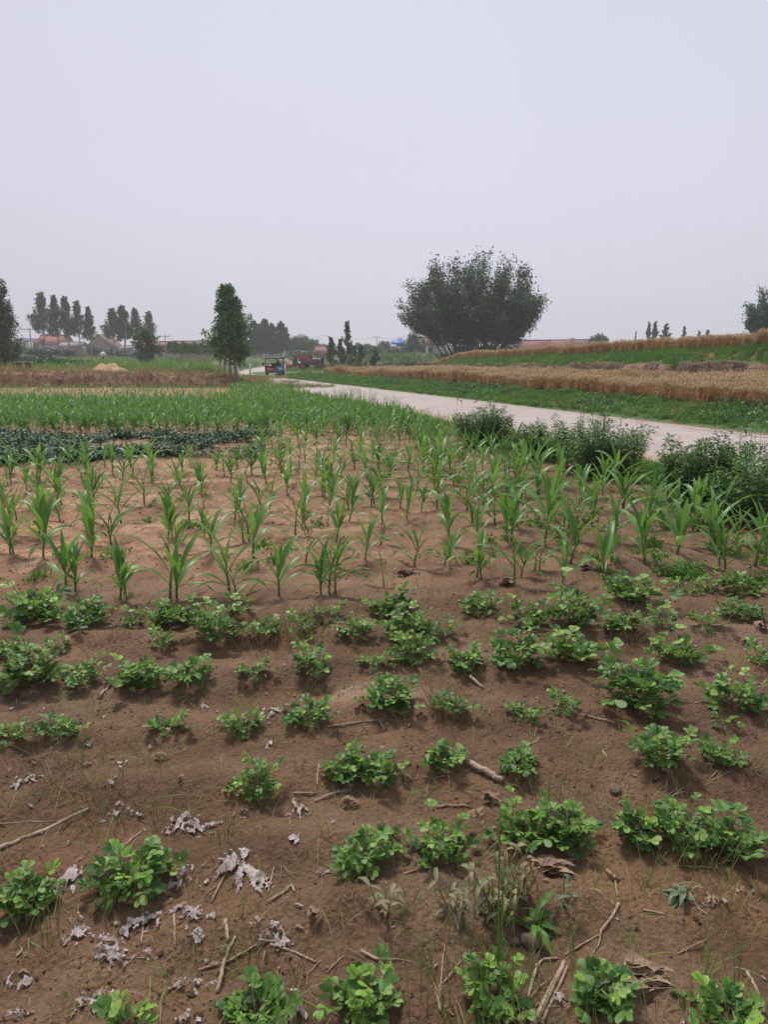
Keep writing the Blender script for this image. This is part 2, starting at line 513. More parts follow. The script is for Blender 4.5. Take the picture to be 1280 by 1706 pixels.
def mat_terrace():
    m = bpy.data.materials.new('terrace_earth'); nt = nodes(m)
    out = N(nt, 'ShaderNodeOutputMaterial'); p = N(nt, 'ShaderNodeBsdfPrincipled', Roughness=0.9)
    g = N(nt, 'ShaderNodeNewGeometry'); sx = N(nt, 'ShaderNodeSeparateXYZ'); LK(nt, g.outputs['Normal'], sx.inputs[0])
    n = N(nt, 'ShaderNodeTexNoise', Scale=1.6, Detail=6.0, Roughness=.65); LK(nt, g.outputs['Position'], n.inputs['Vector'])
    a = N(nt, 'ShaderNodeMix', data_type='RGBA'); a.inputs['A'].default_value = (0.15, 0.070, 0.048, 1); a.inputs['B'].default_value = (0.40, 0.20, 0.13, 1)
    mr = N(nt, 'ShaderNodeMapRange'); mr.inputs['From Min'].default_value = .35; mr.inputs['From Max'].default_value = .65; LK(nt, n.outputs['Fac'], mr.inputs['Value']); LK(nt, mr.outputs[0], a.inputs['Factor'])
    b = N(nt, 'ShaderNodeMix', data_type='RGBA'); b.inputs['B'].default_value = (0.08, 0.15, 0.045, 1)
    mr2 = N(nt, 'ShaderNodeMapRange'); mr2.inputs['From Min'].default_value = .80; mr2.inputs['From Max'].default_value = .93; LK(nt, sx.outputs['Z'], mr2.inputs['Value'])
    LK(nt, mr2.outputs[0], b.inputs['Factor']); LK(nt, a.outputs['Result'], b.inputs['A']); LK(nt, b.outputs['Result'], p.inputs['Base Color'])
    n2 = N(nt, 'ShaderNodeTexNoise', Scale=9.0, Detail=5.0); LK(nt, g.outputs['Position'], n2.inputs['Vector'])
    bp = N(nt, 'ShaderNodeBump', Strength=.9, Distance=.1); LK(nt, n2.outputs['Fac'], bp.inputs['Height']); LK(nt, bp.outputs[0], p.inputs['Normal'])
    LK(nt, p.outputs[0], out.inputs[0])
    return m

def mat_road():
    m = bpy.data.materials.new('dusty_concrete'); nt = nodes(m)
    out = N(nt, 'ShaderNodeOutputMaterial'); p = N(nt, 'ShaderNodeBsdfPrincipled', Roughness=0.8)
    uvn = N(nt, 'ShaderNodeUVMap'); sx = N(nt, 'ShaderNodeSeparateXYZ'); LK(nt, uvn.outputs[0], sx.inputs[0])
    g = N(nt, 'ShaderNodeNewGeometry')
    def noise(s, d=5.0, st=None):
        n = N(nt, 'ShaderNodeTexNoise', Scale=s, Detail=d, Roughness=.6)
        src = uvn.outputs[0] if st else g.outputs['Position']
        if st:
            mp = N(nt, 'ShaderNodeMapping'); mp.inputs['Scale'].default_value = st; LK(nt, src, mp.inputs[0]); src = mp.outputs[0]
        LK(nt, src, n.inputs['Vector']); return n.outputs['Fac']
    def mix(f, a, b):
        n = N(nt, 'ShaderNodeMix', data_type='RGBA')
        LK(nt, f, n.inputs['Factor'])
        for k, q in (('A', a), ('B', b)):
            if isinstance(q, tuple): n.inputs[k].default_value = c4(q)
            else: LK(nt, q, n.inputs[k])
        return n.outputs['Result']
    def rng(s, a, b, c=0., d=1.):
        n = N(nt, 'ShaderNodeMapRange'); n.inputs['From Min'].default_value = a; n.inputs['From Max'].default_value = b
        n.inputs['To Min'].default_value = c; n.inputs['To Max'].default_value = d; LK(nt, s, n.inputs['Value']); return n.outputs[0]
    col = mix(rng(noise(.9), .35, .65), (0.37, 0.305, 0.275), (0.47, 0.39, 0.35))
    col = mix(rng(noise(1.0, 5.0, (3.0, .25, 1)), .45, .7, 0, .5), col, (0.53, 0.42, 0.355))     # wheel-borne dust streaks
    col = mix(rng(noise(14.0, 4.0), .5, .72, 0, .35), col, (0.33, 0.28, 0.27))
    # loose soil washed along the edges (u = 0..1 across)
    ed = N(nt, 'ShaderNodeMath', operation='ABSOLUTE'); s1 = N(nt, 'ShaderNodeMath', operation='SUBTRACT'); LK(nt, sx.outputs['X'], s1.inputs[0]); s1.inputs[1].default_value = .5; LK(nt, s1.outputs[0], ed.inputs[0])
    ad = N(nt, 'ShaderNodeMath', operation='ADD'); LK(nt, ed.outputs[0], ad.inputs[0]); LK(nt, rng(noise(1.0, 4.0, (0, .9, 1)), .3, .7, -.07, .07), ad.inputs[1])
    col = mix(rng(ad.outputs[0], .36, .46, 0, .85), col, (0.47, 0.335, 0.26))
    # slab joints every five metres and a few cracks
    fr = N(nt, 'ShaderNodeMath', operation='PINGPONG'); LK(nt, sx.outputs['Y'], fr.inputs[0]); fr.inputs[1].default_value = 2.5
    col = mix(rng(fr.outputs[0], .0, .035, .55, 0), col, (0.20, 0.155, 0.135))
    vo = N(nt, 'ShaderNodeTexVoronoi', Scale=.45); vo.feature = 'DISTANCE_TO_EDGE'; LK(nt, g.outputs['Position'], vo.inputs['Vector'])
    col = mix(rng(vo.outputs['Distance'], 0, .012, .4, 0), col, (0.24, 0.18, 0.155))
    LK(nt, col, p.inputs['Base Color'])
    b = N(nt, 'ShaderNodeBump', Strength=.3, Distance=.01); LK(nt, noise(40.0), b.inputs['Height']); LK(nt, b.outputs[0], p.inputs['Normal'])
    LK(nt, p.outputs[0], out.inputs[0])
    return m

M = {}
M['soil'] = mat_soil()
M['terrace'] = mat_terrace()
M['road'] = mat_road()
M['line'] = mat_plain('worn_white_paint', (0.72, 0.70, 0.68), .7, (0.5, .45, .42), 12)
M['maize'] = mat_leaf('maize_leaf', [(0.080, 0.20, 0.040), (0.13, 0.28, 0.055), (0.22, 0.38, 0.10)], .42, .30, nscale=9, backpale=.35)
M['maize_far'] = mat_leaf('maize_leaf_far', [(0.075, 0.205, 0.045), (0.115, 0.27, 0.055), (0.18, 0.34, 0.07)], .45, .30, island=True, nscale=2, backpale=.3)
M['maize_stem'] = mat_plain('maize_stem', (0.20, 0.30, 0.09), .5, (0.12, 0.17, 0.06), 20)
M['peanut'] = mat_leaf('peanut_leaf', [(0.050, 0.125, 0.028), (0.090, 0.20, 0.036), (0.15, 0.28, 0.048), (0.25, 0.36, 0.09)], .48, .22, nscale=14, backpale=.45)
M['peanut_young'] = mat_leaf('young_peanut_leaf', [(0.13, 0.29, 0.035), (0.21, 0.39, 0.05), (0.29, 0.45, 0.07)], .45, .28, nscale=14, backpale=.3)
M['peanut_stem'] = mat_plain('peanut_stem', (0.20, 0.20, 0.08), .6, (0.16, 0.09, 0.05), 30)
M['wilt'] = mat_leaf('wilted_leaf', [(0.20, 0.19, 0.10), (0.30, 0.26, 0.14), (0.14, 0.19, 0.09)], .6, .15, nscale=12)
M['grey_leaf'] = mat_leaf('grey_green_leaf', [(0.13, 0.19, 0.10), (0.20, 0.26, 0.15)], .6, .15, nscale=12)
M['grass'] = mat_leaf('weed_grass', [(0.065, 0.165, 0.030), (0.115, 0.25, 0.038), (0.19, 0.34, 0.065)], .5, .3, island=True, nscale=2)
M['grass_dry'] = mat_leaf('dry_hanging_grass', [(0.15, 0.095, 0.065), (0.34, 0.23, 0.15), (0.10, 0.11, 0.05)], .7, .15, island=True, nscale=2)
M['straw_grass'] = mat_leaf('yellow_dry_grass', [(0.26, 0.19, 0.10), (0.40, 0.29, 0.16), (0.20, 0.21, 0.09)], .7, .15, island=True, nscale=2)
M['wiry'] = mat_leaf('wiry_green_stem', [(0.15, 0.25, 0.05), (0.24, 0.33, 0.08)], .55, .1, island=True, nscale=4)
M['wheat'] = mat_leaf('ripe_wheat', [(0.38, 0.18, 0.075), (0.58, 0.33, 0.14), (0.74, 0.48, 0.23)], .6, .2, island=True, nscale=2, backpale=0)
M['wheat_ear'] = mat_leaf('ripe_wheat_ear', [(0.62, 0.42, 0.21), (0.76, 0.55, 0.30), (0.82, 0.64, 0.38)], .6, .1, island=True, nscale=2, backpale=0)
M['sweet'] = mat_leaf('dark_vine_leaf', [(0.022, 0.062, 0.030), (0.035, 0.090, 0.038), (0.06, 0.13, 0.05)], .45, .12, island=True, nscale=3, spec=.15)
M['shrub'] = mat_leaf('shrub_leaf', [(0.055, 0.125, 0.034), (0.095, 0.20, 0.050), (0.18, 0.30, 0.09)], .5, .2, island=True, nscale=2, backpale=.4)
M['shrub_pale'] = mat_leaf('pale_weed_leaf', [(0.13, 0.24, 0.08), (0.26, 0.34, 0.15), (0.10, 0.20, 0.06)], .55, .25, island=True, nscale=2)
M['stemg'] = mat_plain('weed_stem', (0.10, 0.13, 0.05), .7, (0.09, 0.06, 0.04), 12)
M['poplar'] = mat_leaf('poplar_leaf', [(0.030, 0.072, 0.026), (0.048, 0.110, 0.034), (0.085, 0.165, 0.060)], .42, .18, island=True, nscale=.6, spec=.4, backpale=.3, nrange=(.6, 1.4))
M['tree_dark'] = mat_leaf('dark_tree_leaf', [(0.024, 0.055, 0.024), (0.040, 0.088, 0.034), (0.075, 0.135, 0.060)], .45, .15, island=True, nscale=.45, spec=.4, backpale=.3, nrange=(.55, 1.5))
M['poplar_near'] = mat_leaf('near_poplar_leaf', [(0.035, 0.10, 0.026), (0.065, 0.165, 0.038), (0.13, 0.25, 0.075)], .42, .2, island=True, nscale=1.6, spec=.5, backpale=.3, nrange=(.6, 1.4))
M['tree_light'] = mat_leaf('light_tree_leaf', [(0.06, 0.13, 0.035), (0.10, 0.19, 0.05), (0.15, 0.24, 0.08)], .5, .2, island=True, nscale=.5)
M['bark'] = mat_plain('bark', (0.16, 0.13, 0.11), .9, (0.08, 0.065, 0.055), 4, .6, 12)
M['bark_pale'] = mat_plain('pale_poplar_bark', (0.42, 0.37, 0.33), .85, (0.26, 0.22, 0.19), 3, .4, 10)
M['plastic'] = mat_plain('weathered_film', (0.58, 0.51, 0.485), .6, (0.32, 0.235, 0.195), 26, .6, 110, .35)
M['stalk'] = mat_plain('dry_stalk', (0.50, 0.38, 0.27), .75, (0.30, 0.19, 0.13), 14, .5, 60)
M['husk'] = mat_plain('dry_husk', (0.42, 0.30, 0.20), .75, (0.24, 0.14, 0.09), 18, .5, 60)
M['straw'] = mat_plain('straw_bits', (0.48, 0.37, 0.27), .8, (0.20, 0.12, 0.08), 20, island=True)
M['clod'] = mat_plain('soil_clod', (0.27, 0.16, 0.10), .9, (0.17, 0.10, 0.062), 9, .9, 30, island=True)
M['pale_clod'] = mat_plain('pale_clod', (0.50, 0.42, 0.34), .9, (0.26, 0.14, 0.085), 16, .8, 50)
M['stone'] = mat_plain('pebble', (0.42, 0.36, 0.31), .8, (0.24, 0.18, 0.14), 20, .5, 60, island=True)
M['white_wall'] = mat_plain('whitewash', (0.66, 0.64, 0.62), .8, (0.50, 0.47, 0.45), .6)
M['pale_wall'] = mat_plain('pale_render', (0.56, 0.50, 0.47), .85, (0.42, 0.36, 0.34), .5)
M['tan_wall'] = mat_plain('tan_wall', (0.40, 0.30, 0.24), .85, (0.30, 0.22, 0.18), .5)
M['red_roof'] = mat_plain('red_tiles', (0.36, 0.13, 0.11), .75, (0.25, 0.095, 0.085), .8, .6, 6)
M['brown_roof'] = mat_plain('brown_tiles', (0.24, 0.135, 0.105), .8, (0.16, 0.095, 0.08), .8, .6, 6)
M['blue_sheet'] = mat_plain('blue_sheet_roof', (0.055, 0.20, 0.66), .45, (0.05, 0.16, 0.5), .4)
M['navy'] = mat_plain('dark_blue_shed', (0.055, 0.075, 0.16), .6, (0.04, 0.05, 0.10), .5)
M['glass'] = mat_plain('dark_window', (0.05, 0.055, 0.065), .15, (0.035, 0.035, 0.05), .5, spec=.6)
M['wood'] = mat_plain('brown_door', (0.16, 0.085, 0.06), .6, (0.11, 0.06, 0.045), 2)
M['concrete'] = mat_plain('concrete', (0.40, 0.38, 0.36), .85, (0.30, 0.28, 0.27), 1.5)
M['metal_dark'] = mat_plain('dark_metal', (0.03, 0.032, 0.045), .5, (0.02, 0.02, 0.03), 2)
M['rubber'] = mat_plain('rubber', (0.03, 0.028, 0.028), .85, (0.06, 0.045, 0.04), 3)
M['grey_sheet'] = mat_plain('grey_sheet', (0.42, 0.41, 0.44), .5, (0.32, 0.31, 0.33), 2)
M['blue_paint'] = mat_plain('blue_paint', (0.06, 0.17, 0.50), .45, (0.09, 0.17, 0.36), 3)
M['orange_paint'] = mat_plain('orange_paint', (0.58, 0.17, 0.08), .7, (0.40, 0.15, 0.09), 3)
M['red_paint'] = mat_plain('red_paint', (0.48, 0.09, 0.065), .7, (0.34, 0.11, 0.08), 2)
M['green_paint'] = mat_plain('green_paint', (0.05, 0.22, 0.11), .5, (0.05, 0.15, 0.08), 2)
M['rust'] = mat_plain('dusty_red_metal', (0.24, 0.10, 0.085), .8, (0.14, 0.07, 0.065), 3)
M['skin'] = mat_plain('skin', (0.40, 0.24, 0.17), .6)
M['cloth'] = mat_plain('dark_cloth', (0.035, 0.04, 0.07), .9)
M['straw_heap'] = mat_plain('straw_heap', (0.56, 0.37, 0.20), .9, (0.42, 0.26, 0.14), 2.5, .9, 9)
M['lamp_globe'] = mat_plain('white_globe', (0.8, 0.8, 0.8), .3, (0.75, .75, .75), 2)
M['net'] = mat_plain('light_stone', (0.55, 0.5, 0.46), .8)

# ------------------------------------------------------------------ instances of uncountable stuff
def gn_scatter(name, protos, pos, rot, scl, label, cat, seed=0, kind='stuff'):
    """one object of 'stuff': points that carry small plants / stalks / crumbs"""
    col = bpy.data.collections.new(name + '_kinds')
    for i, (me) in enumerate(protos):
        po = bpy.data.objects.new('%s_kind' % name, me); col.objects.link(po)
    n = len(pos)
    me = bpy.data.meshes.new(name)
    me.vertices.add(n); me.vertices.foreach_set('co', np.asarray(pos, np.float32).ravel())
    a = me.attributes.new('rot', 'FLOAT_VECTOR', 'POINT'); a.data.foreach_set('vector', np.asarray(rot, np.float32).ravel())
    a = me.attributes.new('scl', 'FLOAT', 'POINT'); a.data.foreach_set('value', np.asarray(scl, np.float32))
    a = me.attributes.new('idx', 'INT', 'POINT'); a.data.foreach_set('value', np.random.default_rng(seed).integers(0, len(protos), n).astype(np.int32))
    me.update()
    o = bpy.data.objects.new(name, me); COL.objects.link(o)
    ng = bpy.data.node_groups.new(name + '_scatter', 'GeometryNodeTree')
    ng.interface.new_socket('Geometry', in_out='INPUT', socket_type='NodeSocketGeometry')
    ng.interface.new_socket('Geometry', in_out='OUTPUT', socket_type='NodeSocketGeometry')
    gi = ng.nodes.new('NodeGroupInput'); go = ng.nodes.new('NodeGroupOutput')
    ci = ng.nodes.new('GeometryNodeCollectionInfo'); ci.inputs['Collection'].default_value = col
    ci.inputs['Separate Children'].default_value = True; ci.inputs['Reset Children'].default_value = True
    ip = ng.nodes.new('GeometryNodeInstanceOnPoints'); ip.inputs['Pick Instance'].default_value = True
    def na(nm, dt):
        q = ng.nodes.new('GeometryNodeInputNamedAttribute'); q.data_type = dt; q.inputs['Name'].default_value = nm
        return [s for s in q.outputs if s.enabled and s.name == 'Attribute'][0]
    ng.links.new(gi.outputs[0], ip.inputs['Points']); ng.links.new(ci.outputs[0], ip.inputs['Instance'])
    ng.links.new(na('idx', 'INT'), ip.inputs['Instance Index'])
    ng.links.new(na('rot', 'FLOAT_VECTOR'), ip.inputs['Rotation'])
    ng.links.new(na('scl', 'FLOAT'), ip.inputs['Scale'])
    ng.links.new(ip.outputs[0], go.inputs[0])
    md = o.modifiers.new('scatter', 'NODES'); md.node_group = ng
    me.materials.append(protos[0].materials[0])
    return props(o, label, cat, None, kind)

def rots(n, tilt=0.12, seed=0):
    r = np.random.default_rng(seed)
    return np.stack([r.normal(0, tilt, n), r.normal(0, tilt, n), r.uniform(0, 6.283, n)], 1)

# ------------------------------------------------------------------ small plant shapes
def ribbon(path, widths, up=None, fold=0.0, cols=3, wave=0.0, r=None):
    """leaf blade along a path; widths = half width; fold = V fold; returns MB"""
    path = np.asarray(path, float); n = len(path)
    tan = np.gradient(path, axis=0); tan /= np.linalg.norm(tan, axis=1, keepdims=True) + 1e-9
    V = []
    for i in range(n):
        u = np.array(up if up is not None else (0, 0, 1.0))
        side = np.cross(tan[i], u); ns = np.linalg.norm(side)
        side = side / ns if ns > 1e-4 else np.array([1.0, 0, 0])
        nrm = np.cross(side, tan[i])
        wv = wave * math.sin(i * 1.9 + (r or 0)) * widths[i]
        if cols == 3:
            V += [path[i] - side * widths[i] + nrm * (fold * widths[i] + wv), path[i], path[i] + side * widths[i] + nrm * (fold * widths[i] - wv)]
        else:
            V += [path[i] - side * widths[i], path[i] + side * widths[i]]
    F = []
    for i in range(n - 1):
        for k in range(cols - 1):
            a = i * cols + k
            F.append((a, a + 1, a + cols + 1, a + cols))
    return MB().add(V, np.array(F))

def maize_leaf(L, W, az, elev, droop, z0, r, twist=0.0):
    n = 9; t = np.linspace(0, 1, n)
    p = np.zeros((n, 3)); ang = elev; pos = np.array([0.0, 0, z0]); a = az
    for i in range(n):
        p[i] = pos
        ang -= droop * (0.35 + 1.3 * t[i]) / n
        a += twist / n
        pos = pos + L / (n - 1) * np.array([math.cos(a) * math.cos(ang), math.sin(a) * math.cos(ang), math.sin(ang)])
    wd = W * np.array([0.30, 0.62, 0.88, 1.0, 1.0, 0.88, 0.66, 0.36, 0.02])
    up = (0.001, 0, 1.0) if elev - droop > -9 else None
    # for steep blades use an 'up' tilted toward the plant's axis so the blade keeps facing it
    upv = (-math.cos(az) * 0.9, -math.sin(az) * 0.9, 0.6)
    return ribbon(p, wd, upv, fold=0.32, wave=0.16, r=r.random() * 6)

def maize_proto(seed, h=0.42, double=False):
    r = random.Random(seed)
    stems = []; leaves = []
    for s in range(2 if double else 1):
        ox, oy = (0, 0) if s == 0 else (r.uniform(-.05, .05), r.uniform(-.04, .04))
        hh = h * (1 if s == 0 else r.uniform(.75, .95))
        az0 = r.uniform(0, 6.28); lean = (r.uniform(-.05, .05), r.uniform(-.05, .05))
        zs = hh * 0.42
        stems.append(tube([(ox, oy, -0.02), (ox + lean[0] * .3, oy + lean[1] * .3, zs * .5), (ox + lean[0], oy + lean[1], zs)], [0.0085, 0.0075, 0.0055], 6))
        nl = r.choice([6, 7, 7])
        for k in range(nl):
            f = k / (nl - 1)
            az = az0 + (k % 2) * math.pi + r.uniform(-.45, .45)
            L = hh * (0.36 + 0.52 * math.sin(math.pi * min(1, .2 + f * .70))) * r.uniform(.85, 1.15)
            el = math.radians(42 + 42 * f + r.uniform(-9, 7))
            dr = math.radians((105 - 75 * f) * r.uniform(.5, 1.4))
            z0 = hh * (0.09 + 0.32 * f)
            m = maize_leaf(L, hh * 0.042 * (0.65 + 0.55 * math.sin(math.pi * (.15 + .7 * f))), az, el, dr, 0, r, r.uniform(-.5, .5))
            q = MB().merge(m, Matrix.Translation((ox + lean[0] * z0 / zs * .7, oy + lean[1] * z0 / zs * .7, z0)))
            leaves.append(q)
    return stems, leaves

def obovate(L, W, bend=0.12, fold=0.12):
    # leaflet lying along +x, from origin
    t = [0, .14, .4, .68, .88, 1.0]; wd = [.06, .42, .82, 1.0, .72, .12]
    P = [(L * a, 0, bend * L * math.sin(a * 2.4)) for a in t]
    return ribbon(P, [W * x for x in wd], (0, 0, 1), fold=fold)

def peanut_leaf(seed, s=1.0):
    """one compound leaf: stalk rising along +x, four leaflets at its end"""
    r = random.Random(seed); m = MB()
    Lp = 0.05 * s * r.uniform(.8, 1.3)
    P = [(0, 0, 0), (Lp * .5, 0, Lp * .28), (Lp, 0, Lp * .38)]
    m.merge(tube(P, [.0013, .0011, .0009], 4), mat=1)
    for k, (az, back) in enumerate([(.42, 0), (-.42, 0), (1.05, .016), (-1.05, .016)]):
        az += r.uniform(-.15, .15)
        lf = obovate(.044 * s * r.uniform(.85, 1.12), .0145 * s * r.uniform(.9, 1.1), r.uniform(-.05, .2), r.uniform(.05, .35))
        M4 = Matrix.Translation((Lp - back * s, 0, Lp * .38 - back * .15)) @ Matrix.Rotation(az, 4, 'Z') @ Matrix.Rotation(r.uniform(-.5, .35), 4, 'Y') @ Matrix.Rotation(r.uniform(-.35, .35), 4, 'X')
        m.merge(lf, M4, mat=0)
    return m

def grass_clump(nb, h, spread, bw, seed, droop=1.0, up=0.0):
    r = random.Random(seed); m = MB()
    for i in range(nb):
        az = r.uniform(0, 6.28); rad = spread * math.sqrt(r.random())
        x, y = rad * math.cos(az), rad * math.sin(az)
        a2 = az + r.uniform(-1, 1); L = h * r.uniform(.55, 1.2); el = math.radians(r.uniform(50, 88)); dr = math.radians(r.uniform(15, 90)) * droop
        P = []; p = np.array([x, y, -0.01 + up]); n = 5
        for k in range(n):
            P.append(p.copy()); el -= dr / n * (0.4 + k * .4)
            p = p + L / (n - 1) * np.array([math.cos(a2) * math.cos(el), math.sin(a2) * math.cos(el), math.sin(el)])
        w0 = bw * r.uniform(.7, 1.2)
        m.merge(ribbon(P, [w0, w0, w0 * .85, w0 * .55, w0 * .05], (-math.cos(a2) * .8, -math.sin(a2) * .8, .7), cols=2))
    return m

def wheat_clump(ns, h, spread, seed):
    r = random.Random(seed); m = MB()
    for i in range(ns):
        az = r.uniform(0, 6.28); rad = spread * math.sqrt(r.random())
        x, y = rad * math.cos(az), rad * math.sin(az)
        hh = h * r.uniform(.8, 1.08); lx, ly = r.gauss(0, .07), r.gauss(0, .07)
        top = np.array([x + lx, y + ly, hh])
        P = [np.array([x, y, 0]), np.array([x + lx * .35, y + ly * .35, hh * .5]), top]
        m.merge(tube(P, [.0062, .005, .0035], 3, cap=False), mat=0)
        nod = np.array([r.gauss(0, .5), r.gauss(0, .5), r.uniform(.1, .9)]); nod /= np.linalg.norm(nod)
        E = [top, top + nod * .03, top + nod * .065 + (0, 0, -.006), top + nod * .095 + (0, 0, -.015)]
        m.merge(tube(E, [.004, .0125, .010, .001], 4, cap=False), mat=1)
        for q in range(3):   # awns
            d = nod + np.array([r.gauss(0, .3), r.gauss(0, .3), r.gauss(0, .3)]); d /= np.linalg.norm(d)
            b = top + nod * (.03 + .02 * q); s2 = np.cross(d, (0, 0, 1)) * .0016
            m.add([b - s2, b + s2, b + d * .075], [(0, 1, 2)], mat=1)
        for q in range(2):
            a2 = r.uniform(0, 6.28); z0 = hh * r.uniform(.2, .75); b = np.array([x + lx * z0 / hh, y + ly * z0 / hh, z0])
            Q = [b, b + np.array([math.cos(a2) * .05, math.sin(a2) * .05, .03]), b + np.array([math.cos(a2) * .12, math.sin(a2) * .12, -.04])]
            m.merge(ribbon(Q, [.006, .008, .0005], cols=2), mat=0)
    return m
def clod_mesh(seed, flat=.6):
    r = random.Random(seed)
    import bmesh
    bm = bmesh.new(); bmesh.ops.create_icosphere(bm, subdivisions=1, radius=1)
    V = [(v.co.x * r.uniform(.7, 1.2), v.co.y * r.uniform(.7, 1.2), v.co.z * flat * r.uniform(.7, 1.2)) for v in bm.verts]
    F = np.array([[v.index for v in f.verts] for f in bm.faces]); bm.free()
    return MB().add(V, F)

# ------------------------------------------------------------------ foliage volumes
def leaf_cards(C, size, rg, aspect=.62, flat=0.0):
    n = len(C)
    a = rg.normal(size=(n, 3)); a[:, 2] *= 0.7; a /= np.linalg.norm(a, axis=1, keepdims=True)
    b = rg.normal(size=(n, 3)); b -= a * (a * b).sum(1, keepdims=True); b /= np.linalg.norm(b, axis=1, keepdims=True)
    s = size * rg.uniform(.6, 1.25, (n, 1))
    nrm = np.cross(a, b)
    V = np.stack([C - a * s * .5, C + b * s * aspect * .5 + nrm * s * .12, C + a * s * .5, C - b * s * aspect * .5 + nrm * s * .12], 1).reshape(-1, 3)
    F = np.arange(n * 4).reshape(n, 4)
    return V, F

def arc(p0, d, L, bendup, n=5):
    P = [np.array(p0, float)]; d = np.array(d, float)
    for i in range(n - 1):
        d = d / np.linalg.norm(d)
        P.append(P[-1] + d * L / (n - 1)); d = d + np.array([0, 0, bendup / (n - 1)])
    return np.array(P)

def tree_meshes(kind, h, wd, seed, leaf=.14, nleaf=9000, trunk_h=.15, tr=.12, nb=60):
    """returns (wood MB, foliage MB). kinds: poplar (ascending plumes), round, fan (many stems)"""
    rg = np.random.default_rng(seed); r = random.Random(seed)
    wood = MB(); cl = []   # clump centres with radius and weight
    if kind == 'poplar':
        wood.merge(tube(arc((0, 0, -.1), (r.uniform(-.03, .03), r.uniform(-.03, .03), 1), h * .96, 0, 6), [tr, tr * .85, tr * .65, tr * .45, tr * .25, .012], 7))
        for i in range(nb):
            f = (i + .5) / nb; f = f ** .9
            z = h * (trunk_h + (1 - trunk_h) * f * .93)
            g = (z / h - trunk_h) / (1 - trunk_h)
            prof = (.95 + 1.2 * g) if g < .15 else max(.10, 1 - .95 * ((g - .15) / .85) ** .85)
            R = wd / 2 * prof * r.uniform(.72, 1.12) + .03 * wd
            az = r.uniform(0, 6.28) if i % 4 else i * 2.4
            up = .40 + 1.7 * g
            d = (math.cos(az), math.sin(az), up)
            L = R * math.hypot(1, up) * .95; L = min(L, (h - z) * 1.05 + .03 * h)
            P = arc((0, 0, z), d, L, .9)
            wood.merge(tube(P, np.linspace(tr * .28 * (1 - .7 * g) + .006, .006, len(P)), 4))
            nc = max(3, int(L / (wd * .085)))
            for q in range(nc):
                t = .22 + .8 * (q + r.random()) / nc
                k = min(t, 1) * (len(P) - 1); i0 = int(min(k, len(P) - 2)); pt = P[i0] + (P[i0 + 1] - P[i0]) * (k - i0)
                cl.append((pt + rg.normal(0, wd * .035 * (1 - .6 * g), 3), wd * (.060 - .018 * t) * (1 - .5 * g), 1.0))
        for q in range(int(nb * .3)):
            z = h * r.uniform(trunk_h + .08, .98)
            cl.append((np.array([0, 0, z]) + rg.normal(0, wd * .02, 3), wd * .05 * (1.1 - .75 * z / h), 1.0))
    elif kind == 'round':
        wood.merge(tube(arc((0, 0, -.1), (0, 0, 1), h * .6, 0, 4), [tr, tr * .8, tr * .6, tr * .4], 6))
        for i in range(nb):
            az = i * 2.399; el = math.asin(r.uniform(-.25, 1)); R = r.uniform(.75, 1.05)
            end = np.array([math.cos(az) * math.cos(el) * wd / 2 * R, math.sin(az) * math.cos(el) * wd / 2 * R, h * (.56 + .42 * math.sin(el) * R)])
            st = np.array([0, 0, h * r.uniform(trunk_h, .5)])
            P = np.array([st, st + (end - st) * .5 + (0, 0, .06 * h), end])
            wood.merge(tube(P, [tr * .3, tr * .18, .01], 4))
            for q in range(4):
                t = .5 + .5 * r.random()
                cl.append((st + (end - st) * t + rg.normal(0, wd * .05, 3), wd * .085, 1.0))
    elif kind == 'fan':
        for i in range(nb):
            az = i * 2.399 + r.uniform(-.3, .3); out = math.sqrt((i + .5) / nb)
            bx, by = math.cos(az) * out * wd * .13, math.sin(az) * out * wd * .13
            ang = out * math.radians(53) * r.uniform(.85, 1.08)
            env = (abs(math.sin(ang) / (wd * .50)) ** 3.4 + abs(math.cos(ang) / h) ** 3.4) ** (-1 / 3.4)
            L = env * r.uniform(.76, .93) - out * wd * .10
            d = np.array([math.cos(az) * math.sin(ang), math.sin(az) * math.sin(ang), math.cos(ang)])
            P = arc((bx, by, -.2), d + np.array([0, 0, .25 * out]), L, -.22 * out + .08, 9)
            wood.merge(tube(P, np.linspace(tr, .012, 9), 5))
            nsb = 14
            for j in range(nsb):
                t = (.12 + .36 * out) + (.88 - .36 * out) * (j + r.random() * .8) / nsb
                k = min(t, .999) * 8; i0 = int(k); pt = P[i0] + (P[i0 + 1] - P[i0]) * (k - i0)
                a2 = r.uniform(0, 6.28); d2 = np.array([math.cos(a2) * .75, math.sin(a2) * .75, .85]) + d * .9
                L2 = h * r.uniform(.12, .24) * (1.15 - .62 * t)
                Q = arc(pt, d2, L2, .5, 4)
                wood.merge(tube(Q, np.linspace(.03, .008, 4), 3))
                for q in range(5):
                    tt = (q + r.random()) / 5
                    kk = tt * 3; j0 = int(min(kk, 2)); p2 = Q[j0] + (Q[j0 + 1] - Q[j0]) * (kk - j0)
                    cl.append((p2 + rg.normal(0, h * .014, 3), h * .025, 1.0))
    C = np.array([c[0] for c in cl]); R = np.array([c[1] for c in cl])
    idx = rg.integers(0, len(C), nleaf)
    P = C[idx] + rg.normal(size=(nleaf, 3)) * R[idx][:, None]
    P[:, 2] = np.maximum(P[:, 2], h * .02)
